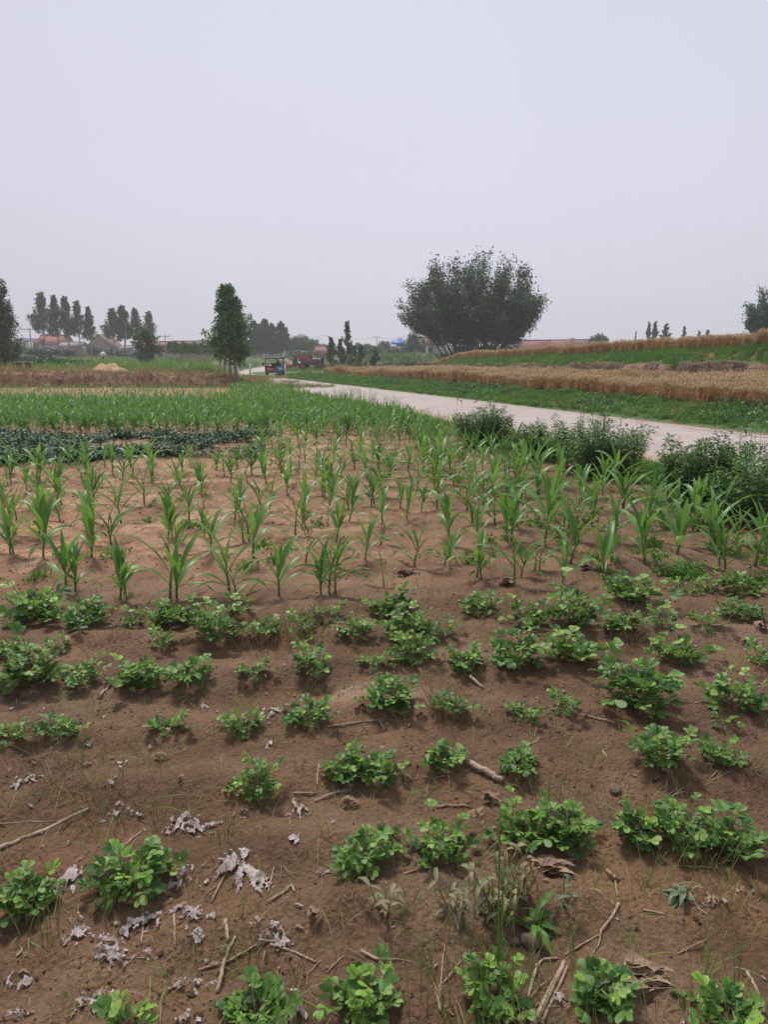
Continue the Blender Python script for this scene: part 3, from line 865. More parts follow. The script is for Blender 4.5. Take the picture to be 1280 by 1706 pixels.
    if kind == 'fan':      # the crown narrows toward its foot
        rr_ = np.hypot(P[:, 0], P[:, 1]) / (wd / 2)
        ca = .5 + .5 * P[:, 0] / (np.hypot(P[:, 0], P[:, 1]) + 1e-6); zq = P[:, 2] / h; zk = [0, .08, .16, .27, .42, .55, 1]
        lim = (1 - ca) * np.interp(zq, zk, [.20, .28, .34, .56, .88, 1.15, 1.35]) + ca * np.interp(zq, zk, [.55, .66, .78, .90, 1.05, 1.2, 1.3])
        lim = lim * (1 + .22 * fbm(np.arctan2(P[:, 1], P[:, 0]) * 3, P[:, 2] * .9, 3, 3) + rg.normal(0, .04, len(P)))
        P = P[rr_ < lim]
    V, F = leaf_cards(P, leaf, rg)
    return wood, MB().add(V, F)

def shrub_meshes(h, wd, seed, nst=22, leaf=.055, per=60, lance=.38, dens=1.0, depth=None):
    rg = np.random.default_rng(seed); r = random.Random(seed); wood = MB(); fol = MB()
    Vs = []
    for i in range(nst):
        az = r.uniform(0, 6.28); rad = wd * .30 * math.sqrt(r.random())
        b = np.array([rad * math.cos(az), rad * math.sin(az) * (depth or .8), -.03])
        ang = rad / (wd * .3) * math.radians(38) * r.uniform(.4, 1.15)
        L = h * r.uniform(.62, 1.08) * (1 - .12 * rad / (wd * .3))
        P = arc(b, (math.cos(az) * math.sin(ang), math.sin(az) * math.sin(ang), math.cos(ang)), L, .25, 6)
        wood.merge(tube(P, np.linspace(.007, .0025, 6), 4))
        for j in range(int(per * dens)):
            t = .12 + .88 * r.random() ** .85
            k = min(t, .999) * 5; i0 = int(k); pt = P[i0] + (P[i0 + 1] - P[i0]) * (k - i0)
            a2 = r.uniform(0, 6.28); off = r.random() ** 1.1 * wd * .17 * (1.2 - t * .85)
            base = pt + np.array([math.cos(a2) * off, math.sin(a2) * off, off * r.uniform(-.1, .8)])
            d = np.array([math.cos(a2), math.sin(a2), r.uniform(-.5, .75)]); d /= np.linalg.norm(d)
            s = np.cross(d, (0, 0, 1)); s /= np.linalg.norm(s); ll = leaf * r.uniform(.6, 1.25) * (1.1 - .45 * t)
            up = np.cross(s, d)
            Vs += [base, base + d * ll * .45 + s * ll * lance * .5 + up * ll * .08, base + d * ll - up * ll * .12, base + d * ll * .45 - s * ll * lance * .5 + up * ll * .08]
    n = len(Vs) // 4
    fol.add(Vs, np.arange(n * 4).reshape(n, 4))
    return wood, fol
# ------------------------------------------------------------------ ground sheets and road
def grid_mesh(name, X, Y, Z, mat, kind='structure', smooth=True):
    ny, nx = X.shape
    V = np.stack([X, Y, Z], -1).reshape(-1, 3)
    i = np.arange(ny * nx).reshape(ny, nx)
    F = np.stack([i[:-1, :-1], i[:-1, 1:], i[1:, 1:], i[1:, :-1]], -1).reshape(-1, 4)
    o = MB().add(V, F).build(name, mat, smooth=smooth)
    o['kind'] = kind
    return o
ys = [-500.0, -200, -60, -20, -6, -2, -.5, .3]
y = .6
while y < 500:
    ys.append(y)
    s = .0125 if y > .95 else .03
    s = max(s, .0125 * (y / 2.3) ** 1.65)
    if 40.3 < y < 44.5: s = .14
    y += min(s, 9)
ys.append(500.0)
xs = [0.0]; s = .014
while xs[-1] < 500:
    if xs[-1] > 1.7: s *= 1.034
    xs.append(xs[-1] + min(s, 14))
xs[-1] = 500.0
xs = np.array([-q for q in xs[:0:-1]] + xs); ys = np.array(ys)
X, Y = np.meshgrid(xs, ys)
ground = grid_mesh('ground', X, Y, H_main(X, Y), M['soil'])

us = np.arange(-40, 74.01, .30)
vs = np.concatenate([np.arange(0, 8, .25), np.arange(8, 19, .11), np.arange(19, 74.1, 1.2)])
U, Vv = np.meshgrid(us, vs)
X, Y = xy(U, Vv)
Z = H_terr(X, Y)
Z[0, :] = -0.06
grid_mesh('terraced_slope', X, Y, Z, M['terrace'])

# road ribbon
tt = np.linspace(0, len(ROADC) - 1, 140)
def catmull(P, t):
    out = []
    for q in t:
        i = int(min(q, len(P) - 2)); f = q - i
        p0 = P[max(i - 1, 0)]; p1 = P[i]; p2 = P[i + 1]; p3 = P[min(i + 2, len(P) - 1)]
        out.append(.5 * ((2 * p1) + (-p0 + p2) * f + (2 * p0 - 5 * p1 + 4 * p2 - p3) * f * f + (-p0 + 3 * p1 - 3 * p2 + p3) * f ** 3))
    return np.array(out)
RP = catmull(ROADC, tt)
RT = np.gradient(RP, axis=0); RT /= np.linalg.norm(RT, axis=1, keepdims=True)
RN = np.stack([RT[:, 1], -RT[:, 0]], 1)
RL = np.concatenate([[0], np.cumsum(np.linalg.norm(np.diff(RP, axis=0), axis=1))])
def road_z(x, y): return float(sstep(75, 160, y) * (1.15 + 0.9 * sstep(-40, 20, x))) + 0.012
offs = [-2.34, -2.3, -1.5, -.7, 0, .7, 1.5, 2.3, 2.34]
V = []; UVs = []
for i in range(len(RP)):
    for k, o in enumerate(offs):
        wob = .10 * math.sin(RL[i] * .9) * (1 if k in (0, 1) else 0) if abs(o) > 2 else 0
        q = RP[i] + RN[i] * (o + wob)
        V.append((q[0], q[1], road_z(*q) + (0.015 * (1 - (o / 2.3) ** 2) if 0 < k < 8 else -0.10)))
        UVs.append(((o + 2.34) / 4.68, RL[i]))
nq = len(offs); F = []
for i in range(len(RP) - 1):
    for k in range(nq - 1):
        a = i * nq + k; F.append((a, a + 1, a + nq + 1, a + nq))
F = np.array(F)
road = MB().add(V, F).build('road', M['road'], smooth=False); road['kind'] = 'structure'
uvl = road.data.uv_layers.new(name='UVMap')
UVa = np.array(UVs, np.float32)[F.ravel()]; uvl.data.foreach_set('uv', UVa.ravel())
V = []
for i in range(len(RP)):
    if 7 < RP[i][1] < 16.2:
        for o in (1.86, 1.95):
            q = RP[i] + RN[i] * o; V.append((q[0], q[1], road_z(*q) + .0145))
n = len(V) // 2
MB().add(V, np.array([(2 * i, 2 * i + 1, 2 * i + 3, 2 * i + 2) for i in range(n - 1)])).build('road_edge_line', M['line'])['kind'] = 'structure'

# ------------------------------------------------------------------ haze
hz = box(-515, 515, -505, 508, -1.8, 24).build('haze', [])
hm = bpy.data.materials.new('haze_air'); hnt = nodes(hm)
ho = N(hnt, 'ShaderNodeOutputMaterial'); hv = N(hnt, 'ShaderNodeVolumePrincipled')
hv.inputs['Color'].default_value = (0.97, 0.975, 1.0, 1); hv.inputs['Density'].default_value = HAZE if 'HAZE' in globals() else 0.0010
hv.inputs['Anisotropy'].default_value = 0.0
hnt.links.new(hv.outputs[0], ho.inputs['Volume'])
hz.data.materials.append(hm); hz['kind'] = 'stuff'

# ------------------------------------------------------------------ village
def house(label, px0, px1, D, py_base, py_eave, py_ridge, wall='pale_wall', roof='red_roof', depth=7, gable=False, windows=(), door=None, chim=False, rz=0.0, name='house', cat='house', group=None, overhang=.35):
    x0, x1 = XD(px0, D), XD(px1, D); w_ = x1 - x0; xc = (x0 + x1) / 2
    zb = H(xc, D) - .1; ze = ZD(py_eave, D) - zb; zr = ZD(py_ridge, D + (0 if gable else depth / 2)) - zb
    r = empty(name, (xc, D, zb), rz, label, cat, group)
    box(-w_ / 2, w_ / 2, 0, depth, -.6, ze).build('wall', M[wall], r)
    oh = overhang
    if gable:   # ridge runs away from the viewer
        v = [(-w_ / 2 - oh, -oh, ze - .1), (0, -oh, zr), (w_ / 2 + oh, -oh, ze - .1), (-w_ / 2 - oh, depth + oh, ze - .1), (0, depth + oh, zr), (w_ / 2 + oh, depth + oh, ze - .1)]
        for yy_, fc in ((-.02, (0, 1, 2)), (depth, (2, 1, 0))): MB().add([(-w_ / 2, yy_, ze), (w_ / 2, yy_, ze), (0, yy_, zr - .12)], [fc]).build('gable', M[wall], r)
        top = [(0, 1, 4, 3), (1, 2, 5, 4)]
    else:
        v = [(-w_ / 2 - oh, -oh, ze - .05), (w_ / 2 + oh, -oh, ze - .05), (w_ / 2 + oh, depth / 2, zr), (-w_ / 2 - oh, depth / 2, zr), (w_ / 2 + oh, depth + oh, ze - .05), (-w_ / 2 - oh, depth + oh, ze - .05)]
        top = [(0, 1, 2, 3), (3, 2, 4, 5)]
        for sx_, fc in ((-1, (0, 2, 1)), (1, (0, 1, 2))): MB().add([(sx_ * w_ / 2, 0, ze), (sx_ * w_ / 2, depth, ze), (sx_ * w_ / 2, depth / 2, zr - .1)], [fc]).build('gable', M[wall], r)
    m = MB(); nv = len(v); m.add(v + [(a, b, c + .14) for a, b, c in v], top[:1] and [tuple(reversed(t)) for t in top] + [tuple(i + nv for i in t) for t in top])
    # edges of the roof slabs
    for t in top:
        for i in range(4):
            a, b = t[i], t[(i + 1) % 4]
            m.l.append(np.array([a, b, b + nv, a + nv])); m.t.append(np.array([4])); m.m.append(np.array([0]))
    ro = m.build('roof', M[roof], r)
    box(-w_ / 2 - oh, w_ / 2 + oh, depth / 2 - .12, depth / 2 + .12, zr + .10, zr + .26).build('ridge', M[roof], ro) if not gable else None
    for (fx, zb2, ww, hh) in windows:
        cx = -w_ / 2 + fx * w_
        fr = MB().merge(box(cx - ww / 2, cx + ww / 2, -.06, -.01, zb2 - .08, zb2)); fr.merge(box(cx - ww / 2, cx + ww / 2, -.06, -.01, zb2 + hh, zb2 + hh + .08))
        fr.merge(box(cx - ww / 2 - .08, cx - ww / 2, -.06, -.01, zb2 - .08, zb2 + hh + .08)); fr.merge(box(cx + ww / 2, cx + ww / 2 + .08, -.06, -.01, zb2 - .08, zb2 + hh + .08))
        fr.merge(box(cx - .03, cx + .03, -.07, -.012, zb2, zb2 + hh))
        wi = fr.build('window', M['wood'], r)
        box(cx - ww / 2, cx + ww / 2, -.035, -.005, zb2, zb2 + hh).build('pane', M['glass'], wi)
    if door:
        cx = -w_ / 2 + door[0] * w_
        d = box(cx - door[1] / 2, cx + door[1] / 2, -.06, -.005, 0, door[2]).build('door', M['wood'], r)
        box(cx + door[1] * .3, cx + door[1] * .38, -.10, -.062, door[2] * .48, door[2] * .54).build('handle', M['concrete'], d)
    if chim:
        tube([(w_ * .2, depth * .4, zr - .6), (w_ * .2, depth * .4, zr + 1.3)], .16, 8).build('flue', M['concrete'], r)
    return r

house('low long house with a brownish roof beside the big left-edge tree', 20, 62, 175, 592, 574, 566, 'tan_wall', 'brown_roof', windows=[(.25, 1.1, 1.2, 1.1), (.7, 1.1, 1.2, 1.1)], door=(.5, 1.0, 2.0))
sh = house('bright blue and white shed end in front of the long brown-roofed house', 35, 46, 160, 590, 568, 566, 'white_wall', 'blue_sheet', depth=3, gable=True, overhang=.1, name='shed', cat='shed', windows=[(.5, 1.4, .9, 1.0)])
house('pale walled house with a red tiled roof seen under the first row of poplars', 62, 106, 178, 595, 575, 559, 'pale_wall', 'red_roof', windows=[(.2, 1.0, 1.4, 1.2), (.8, 1.0, 1.4, 1.2)], door=(.5, 1.1, 2.1))
house('small flat looking brown porch house between the trunks of the poplar row', 100, 134, 165, 597, 577, 571, 'tan_wall', 'concrete', depth=5, windows=[(.3, .9, 1.0, 1.1)], door=(.7, 1.0, 2.0))
house('tan house with a large brown gable right of the first poplar row', 146, 186, 185, 596, 580, 557, 'tan_wall', 'brown_roof', depth=9, gable=True, windows=[(.5, 1.4, 1.2, 1.2)], door=(.3, 1.0, 2.0))
house('low dark blue shed behind the white roadside wall', 203, 232, 150, 607, 589, 587, 'navy', 'concrete', depth=4, overhang=.1, name='shed', cat='shed', door=(.3, 1.2, 1.6))
house('small yellowish outbuilding above the dark blue shed', 203, 219, 170, 590, 581, 577, 'pale_wall', 'concrete', depth=4, name='outbuilding', cat='outbuilding', windows=[(.5, 1.0, .8, .8)])
house('house with a red roof and pale walls left of the thin nursery trees', 254, 283, 172, 603, 583, 570, 'pale_wall', 'red_roof', windows=[(.25, 1.6, 1.2, 1.3), (.7, 1.6, 1.2, 1.3)], door=(.48, 1.0, 2.1))
house('long low house with a dull grey-brown roof behind the nursery trees', 286, 352, 190, 600, 578, 569, 'tan_wall', 'brown_roof', windows=[(.3, 1.6, 1.2, 1.3), (.7, 1.6, 1.2, 1.3)])
house('small house with a faded red roof above the red harvester', 523, 550, 190, 600, 588, 578, 'tan_wall', 'red_roof', windows=[(.3, .9, 1.1, 1.0)], door=(.7, 1.0, 1.9))
house('pale house with a reddish roof, window and door, left of the big spreading tree', 694, 742, 150, 592, 575, 563, 'white_wall', 'brown_roof', depth=6, windows=[(.19, 1.35, 1.3, 1.25)], door=(.475, .72, 2.2), chim=True)
house('long house with a red tiled roof right of the big spreading tree, beyond the wheat', 872, 920, 150, 592, 580, 568, 'tan_wall', 'red_roof', windows=[(.5, 1.0, 1.2, 1.2)])
house('long house with a paler red roof, middle of the three roofs beyond the upper wheat', 920, 961, 158, 592, 577, 567.5, 'pale_wall', 'red_roof', windows=[(.5, 1.0, 1.2, 1.2)])
house('long grey-brown roofed house, right end of the roofs beyond the upper wheat', 961, 996, 158, 592, 574, 567, 'tan_wall', 'brown_roof', windows=[(.5, 1.0, 1.2, 1.2)])

# blue arched sheet-metal roof hall
D = 175; x0, x1 = XD(651, D), XD(678.5, D); zb = H((x0 + x1) / 2, D)
hall = empty('storage_hall', ((x0 + x1) / 2, D, zb), 0, 'bright blue curved roof of a hall rising over the far trees', 'hall')
ww = (x1 - x0) / 2; ze = ZD(577, D) - zb; zt = ZD(565.5, D) - zb
box(-ww, ww, 0, 9, -.5, ze).build('wall', M['pale_wall'], hall)
m = MB(); V = []; F = []
for k in range(13):
    y = -0.3 + 9.6 * k / 12; z = ze + (zt - ze) * math.sin(math.pi * (k + 1.2) / 14.4) ** .55
    tp = .14 * (zt - ze) * math.sin(math.pi * k / 12)
    V += [(-ww + tp * 2, y, z), (ww - tp * 2, y, z), (-ww + tp * 2, y, z - .12), (ww - tp * 2, y, z - .12)]
for k in range(12):
    a = 4 * k; F += [(a, a + 1, a + 5, a + 4), (a + 3, a + 2, a + 6, a + 7), (a, a + 4, a + 6, a + 2), (a + 1, a + 3, a + 7, a + 5)]
F += [(1, 0, 2, 3)]
m.add(V, np.array(F)); m.build('roof', M['blue_sheet'], hall)
for k in range(3): box(-ww * .8 + k * ww * .6, -ww * .8 + k * ww * .6 + 1.0, -.05, -.01, 1.5, 2.4).build('window', M['glass'], hall)

# white roadside wall / guard rail on the left, with posts
D = 132
wl = empty('roadside_wall', (XD(258, D), D, H(XD(258, D), D)), 0, 'long low white roadside wall left of and behind the thin nursery trees', 'wall')
xa, xb = XD(186, D) - XD(258, D), XD(336, D) - XD(258, D)
hw = ZD(603.5, D) - H(XD(258, D), D)
n = 12
for k in range(n):
    a = xa + (xb - xa) * k / n; b = xa + (xb - xa) * (k + 1) / n
    box(a + .03, b - .03, 0, .22, -.5, hw * .8).build('panel', M['white_wall'], wl)
    box(a - .10, a + .03, -.06, .28, -.5, hw * 1.0).build('post', M['concrete'], wl)
box(xa, xb, -.02, .24, hw * .80, hw * .92).build('coping', M['white_wall'], wl)

# utility poles and lines
def pole(px, D, ptop, label, arm=1.0, name='utility_pole', arms=1, rad=.13):
    x = XD(px, D); zb = H(x, D); hh = ZD(ptop, D) - zb
    r = empty(name, (x, D, zb), 0, label, 'utility pole')
    tube([(0, 0, -.5), (0, 0, hh)], [rad, rad * .7], 8).build('shaft', M['concrete'], r)
    for a in range(arms):
        z = hh - .35 - a * .9
        ar = box(-arm, arm, -.07, .07, z, z + .13).build('crossarm', M['concrete'], r)
        for k in (-.9, 0, .9):
            tube([(k * arm, 0, z + .13), (k * arm, 0, z + .33)], [.06, .05], 6).build('insulator', M['white_wall'], ar)
    return Vector((x, D, zb + hh))
pA = pole(54, 150, 546, 'utility pole with a wide crossarm between the left-edge tree and the first poplars', 1.9)
pB = pole(277, 160, 558, 'utility pole with crossarm right of the second poplar group', 1.1)
pC = pole(338, 200, 565, 'small far utility pole just left of the single green poplar', 1.0)
pD = pole(628, 200, 560, 'far utility pole over the middle tree line', .8)
pE = pole(706, 165, 545, 'thin pole rising beside the chimney of the pale house', .5, rad=.09)
pF = pole(951, 175, 562, 'tiny pole standing beyond the long red roofs', .8)
def wire(a, b, sag, label):
    P = []
    for k in range(13):
        t = k / 12; p = a.lerp(b, t); P.append((p.x, p.y, p.z - .25 - sag * 4 * t * (1 - t)))
    o = tube(P, .028, 4).build('power_line', M['metal_dark']); props(o, label, 'power line', 'power lines over the village')
wire(Vector((XD(-40, 140), 140, pA.z - 1)), pA, 1.0, 'overhead line running from the left edge to the first utility pole')
wire(pB, pC, 1.2, 'overhead line between the two poles above the nursery trees')
wire(pC, Vector((XD(540, 230), 230, pD.z + 1.5)), 1.6, 'overhead line passing behind the single poplar toward the middle')
wire(Vector((XD(540, 230), 230, pD.z + 1.5)), pD, .8, 'overhead line left of the far middle pole')
wire(pD, pE, 1.2, 'overhead line between the far middle pole and the pale house')

# street lamps with round heads
def lamp(px, D, pbase, ptop, label):
    x = XD(px, D); zb = H(x, D); hh = ZD(ptop, D) - zb
    r = empty('street_lamp', (x, D, zb), 0, label, 'street lamp', 'round-headed lamps near the village')
    tube([(0, 0, -.3), (0, 0, hh - .3)], [.07, .05], 8).build('post', M['metal_dark'], r)
    g = MB(); V = []; F = []
    for i in range(7):
        t = math.pi * i / 6
        for k in range(10): V.append((.38 * math.sin(t) * math.cos(k * .6283), .38 * math.sin(t) * math.sin(k * .6283), hh - .05 - .38 * math.cos(t) * .8 + .1))
    for i in range(6):
        for k in range(10): F.append((i * 10 + k, i * 10 + (k + 1) % 10, (i + 1) * 10 + (k + 1) % 10, (i + 1) * 10 + k))
    g.add(V, np.array(F)); g.build('globe', M['lamp_globe'], r, smooth=True)
    tube([(0, 0, hh - .42), (0, 0, hh - .28)], [.12, .16], 8).build('collar', M['metal_dark'], r)
lamp(172, 92, 612, 591, 'lamp with a white round head on a dark post behind the sand-coloured heap')
lamp(222.5, 120, 600, 571, 'lamp with a white round head beside the small leafy tree left of centre')

# sand coloured straw heap on the banked field
D = 47.5; x0, x1 = XD(138, D), XD(201, D); hx = (x0 + x1) / 2; hw_ = (x1 - x0) / 2
n1, n2 = 60, 26
a = np.linspace(-1, 1, n1); b = np.linspace(-1, 1, n2); A, B = np.meshgrid(a, b)
rr = np.sqrt(A ** 2 + B ** 2)
shape = np.clip(1.25 - rr * 1.25, 0, .80) ** .9
zz = .70 * shape * (1 + .15 * np.sin(A * 9)) + .14 * fbm(A * 5, B * 5, 5, 4) * (shape > .02)
XX = hx + A * hw_; YY = D + 1.2 + B * 1.7
o = grid_mesh('straw_heap', XX, YY, Harr(XX, YY) - .06 + zz, M['straw_heap'], kind='thing'); del o['kind']
props(o, 'low heap of sand-coloured straw lying on top of the brown bank', 'heap')
# concrete slab lying behind the bank at the left
D = 52; x = XD(38, D)
r = empty('slab_table', (x, D, H(x, D)), 0, 'pale slab resting on low brick supports beside the left-edge tree', 'slab')
zt = ZD(602.5, D) - H(x, D)
box(-.55, .55, -.4, .4, zt - .07, zt).build('top', M['concrete'], r)
for s in (-.4, .25): box(s, s + .15, -.3, .3, -.1, zt - .07).build('support', M['rust'], r)

# pale weathered lumps on the bank foot
for (px, D, lb, s) in ((149, 41.3, 'pale rough stone lying at the foot of the brown bank', .17), (239, 41.2, 'small white stone upright at the foot of the brown bank', .09), (95, 41.9, 'pale lump of broken earth half way up the brown bank', .22)):
    x = XD(px, D); o = inst('stone', clod_mesh(int(px)).mesh('stone', M['pale_clod']), None, (x, D, H(x, D) + s * .4), (0, 0, 1), s); props(o, lb, 'stone')

# ------------------------------------------------------------------ vehicles
def part(mb, name, mat, parent): return mb.build(name, M[mat], parent)
D = 66; x = XD(457.5, D); k = 1.0
zb = road_z(x, D) + .02
veh = empty('farm_vehicle', (x, D, zb), math.radians(10), 'small open farm vehicle with dark cab frame, blue panel and orange engine on the road', 'farm vehicle')
W2 = .86
part(box(-W2, W2, -1.3, 1.2, .42, .52), 'chassis', 'metal_dark', veh)
for (sx, sy, rr) in ((-.72, 1.0, .38), (.72, 1.0, .38), (-.72, -.9, .34), (.72, -.9, .34)):
    wq = part(MB().merge(disc_wheel(rr, .22), Matrix.Translation((sx, sy, rr))), 'wheel', 'rubber', veh)
    part(MB().merge(hub(rr * .55, .2), Matrix.Translation((sx, sy, rr))), 'rim', 'rust', wq)
bl = part(box(.02, .84, -1.34, -1.22, .46, 1.0), 'panel', 'blue_paint', veh); bl['label'] = 'blue front panel'
part(box(.30, .60, -1.36, -1.341, .62, .86), 'badge_plate', 'white_wall', bl)
en = part(MB().merge(box(-.72, -.06, -1.25, -.3, .52, .84)).merge(box(-.60, -.18, -1.32, -1.24, .58, .78)), 'engine_cover', 'orange_paint', veh)
part(MB().merge(tube([(-.62, -1.1, .8), (-.62, -1.1, 1.15)], .035, 6)), 'exhaust', 'metal_dark', en)
for (sx, sy) in ((-.84, -1.2), (.18, -1.2), (.72, -1.2), (-.84, .9), (.82, .9)):
    part(tube([(sx, sy, .5), (sx, sy, 1.66)], .045, 6), 'post', 'metal_dark', veh)
part(box(-.88, .88, -1.26, 1.0, 1.62, 1.68), 'cab_frame', 'metal_dark', veh)
part(box(-.95, .98, -1.34, 1.1, 1.681, 1.80), 'roof', 'grey_sheet', veh)
part(box(-.84, .20, -1.22, -1.18, 1.20, 1.25), 'crossbar', 'metal_dark', veh)
part(MB().merge(box(-.3, .3, .1, .5, .6, .7)).merge(box(-.3, .3, .45, .55, .7, 1.2)), 'seat', 'cloth', veh)
part(MB().merge(tube([(-1.0, -1.2, 1.0), (-1.06, -1.2, 1.32)], .015, 5)).merge(box(-1.12, -.98, -1.22, -1.18, 1.05, 1.32)), 'mirror', 'metal_dark', veh)
part(MB().merge(box(-.8, .8, .8, 2.0, .55, 1.0)), 'cargo_bed', 'metal_dark', veh)
part(tube([(.62, -1.28, .72), (.62, -1.34, .72)], .07, 8), 'headlight', 'white_wall', veh)
# driver seated in it
def person(loc, label, h=1.0, rz=0):
    sk = [((0, 0, .42), .15), ((0, -.02, .70), .15), ((0, -.03, .92), .16), ((0, -.03, 1.02), .055), ((0, -.04, 1.10), .09), ((0, -.04, 1.24), .085)]
    me = bpy.data.meshes.new('person'); V = [Vector(p) for p, _ in sk]; R = [q for _, q in sk]; E = [(0, 1), (1, 2), (2, 3), (3, 4), (4, 5)]
    for s in (-1, 1):
        b = len(V)
        V += [Vector((s * .20, -.03, .94)), Vector((s * .25, -.16, .72)), Vector((s * .15, -.40, .78)), Vector((s * .10, -.1, .42)), Vector((s * .13, -.45, .45)), Vector((s * .13, -.48, .06)), Vector((s * .13, -.60, .02))]
        R += [.07, .05, .035, .10, .07, .045, .04]
        E += [(2, b), (b, b + 1), (b + 1, b + 2), (0, b + 3), (b + 3, b + 4), (b + 4, b + 5), (b + 5, b + 6)]
    me.from_pydata([tuple(v) for v in V], E, [])
    o = bpy.data.objects.new('person', me); COL.objects.link(o); o.location = loc; o.rotation_euler = (0, 0, rz)
    md = o.modifiers.new('skin', 'SKIN'); md.use_smooth_shade = True
    for i, q in enumerate(R):
        me.skin_vertices[0].data[i].radius = (q, q)
    me.skin_vertices[0].data[0].use_root = True
    o.modifiers.new('sub', 'SUBSURF').levels = 1
    me.materials.append(M['cloth'])
    return props(o, label, 'person')
def skin_person(*a, **k):
    return person(*a, **k)
_me = bpy.data.meshes.new('t')
try:
    pz = person((x + .35 * 1, D - .1, zb + .28), 'person in dark clothes sitting at the controls of the small open farm vehicle')
except Exception as ex:
    print('person', ex)

D = 92; x = XD(513, D); zb = H(x, D)
HVS = .84
hv_ = empty('combine_harvester', (x, D, zb), math.radians(-8), 'red combine harvester with a wide front reel working beyond the road bend', 'harvester')
part(MB().merge(box(-.9, 1.5, -.9, .9, .9, 1.75)).merge(box(1.5, 1.9, -.8, .8, 1.1, 1.6)), 'body', 'rust', hv_)
tk = part(box(-.9, .5, -.8, .8, 1.751, 2.2), 'grain_tank', 'orange_paint', hv_)
part(box(-.8, .4, -.7, .7, 2.201, 2.26), 'lid', 'red_paint', tk)
part(box(-1.25, -.92, -.55, .25, 1.5, 2.05), 'side_panel', 'red_paint', hv_)
rf = part(box(-2.1, 1.9, -.95, .9, 2.32, 2.42), 'roof', 'orange_paint', hv_)
for (sx, sy) in ((-1.9, -.8), (1.75, -.8), (-1.9, .8), (1.75, .8)): part(tube([(sx, sy, 1.2), (sx, sy, 2.32)], .035, 5), 'post', 'metal_dark', hv_)
part(box(-2.3, -1.7, -.3, .5, 1.0, 2.0), 'divider_hood', 'green_paint', hv_)
part(box(-2.0, -.9, -.9, .9, .8, .95), 'platform', 'rust', hv_)
part(MB().merge(box(-1.75, -1.35, -.2, .2, .95, 1.25)), 'seat', 'cloth', hv_)
for (sx, rr) in ((-.6, .62), (1.45, .42)):
    for sy in (-.85, .85):
        wq = part(MB().merge(disc_wheel(rr, .35), Matrix.Translation((sx, sy, rr)) @ Matrix.Rotation(math.pi / 2, 4, 'Z')), 'wheel', 'rubber', hv_)
        part(MB().merge(hub(rr * .5, .37), Matrix.Translation((sx, sy, rr)) @ Matrix.Rotation(math.pi / 2, 4, 'Z')), 'rim', 'red_paint', wq)
hd = part(MB().merge(box(-3.6, -3.0, -1.3, 1.3, .25, .55)).merge(box(-3.1, -2.95, -1.3, 1.3, .25, 1.0)).merge(tube([(-3.0, 0, .6), (-1.6, 0, 1.1)], .28, 6)), 'header', 'red_paint', hv_)
rl = MB().merge(tube([(-3.6, -1.3, .85), (-3.6, 1.3, .85)], .05, 6))
for q in range(6):
    a = q * math.pi / 3; c_, s_ = math.cos(a) * .48, math.sin(a) * .48
    rl.merge(tube([(-3.6 + c_, -1.3, .85 + s_), (-3.6 + c_, 1.3, .85 + s_)], .03, 4))
    for yy in (-1.25, 0, 1.25): rl.merge(tube([(-3.6, yy, .85), (-3.6 + c_, yy, .85 + s_)], .025, 4))
part(rl, 'reel', 'rust', hv_); hv_.scale = (HVS,) * 3
part(MB().merge(box(1.9, 3.0, -.5, .5, .45, .6)).merge(box(1.85, 2.6, -.6, .6, .6, 1.0)), 'straw_chute', 'rust', hv_)
person((x + 1.9, D - .5, zb + .55), 'person in dark clothes riding at the right side of the red combine harvester')
# ------------------------------------------------------------------ trees
_tc = {}
def tree(key, kind, px, ytop, D, wpx, label, group=None, mat='poplar', bark='bark', cat='tree', name='tree', seed=1, ybase=None, rz=None, **kw):
    """key: shared shape. kw go to tree_meshes for a unit built at the first user's size"""
    x = XD(px, D); zb = H(x, D); h = ZD(ytop, D) - zb; wd = XD(640 + wpx, D) * (1.5 if kind == 'poplar' else 1.0)
    if key not in _tc:
        a, b = tree_meshes(kind, h, wd, seed, **kw)
        _tc[key] = (a.mesh('trunk', M[bark]), b.mesh('crown', M[mat]), h, wd)
    tm, cm, h0, w0 = _tc[key]
    r = empty(name, (x, D, zb), rnd.uniform(0, 6.28) if rz is None else rz, label, cat, group)
    sc = (wd / w0, wd / w0, h / h0)
    inst('trunk', tm, r, sc=sc); inst('crown', cm, r, sc=sc)
    return r
# single poplar on the bank (several stems below)
D = 44.5; x = XD(383, D); zb = H(x, D); h = (ZD(472, D) - zb) * .95; wd = XD(640 + 86, D)
t1, c1 = tree_meshes('poplar', h, wd, 21, leaf=.16, nleaf=17000, trunk_h=.14, tr=.085, nb=110)
r = empty('poplar_tree', (x, D, zb), 0, 'single dense green poplar with several pale stems on the end of the brown bank', 'tree')
t1.build('trunk', M['bark_pale'], r); c1.build('crown', M['poplar_near'], r)
for (dx, dy, tr_) in ((-.35, 0, .07), (.22, .3, .06), (-.75, .4, .035), (.42, -.3, .05)):
    tube([(dx * 1.2, dy, -.1), (dx, dy, h * .12), (dx * .6, dy * .5, h * .3)], [tr_, tr_ * .8, tr_ * .5], 7).build('stem', M['bark_pale'], r)

# big spreading tree of many stems
D = 84; x = XD(783, D); zb = H(x, D); h = (ZD(408, D) - zb); wd = XD(640 + 252, D)
t1, c1 = tree_meshes('fan', h, wd, 5, leaf=.27, nleaf=80000, tr=.085, nb=58)
r = empty('spreading_tree', (x, D, zb), 0.0, 'big wide spreading tree of many stems standing behind the wheat terrace', 'tree')
t1.build('trunk', M['bark'], r); c1.build('crown', M['tree_dark'], r)
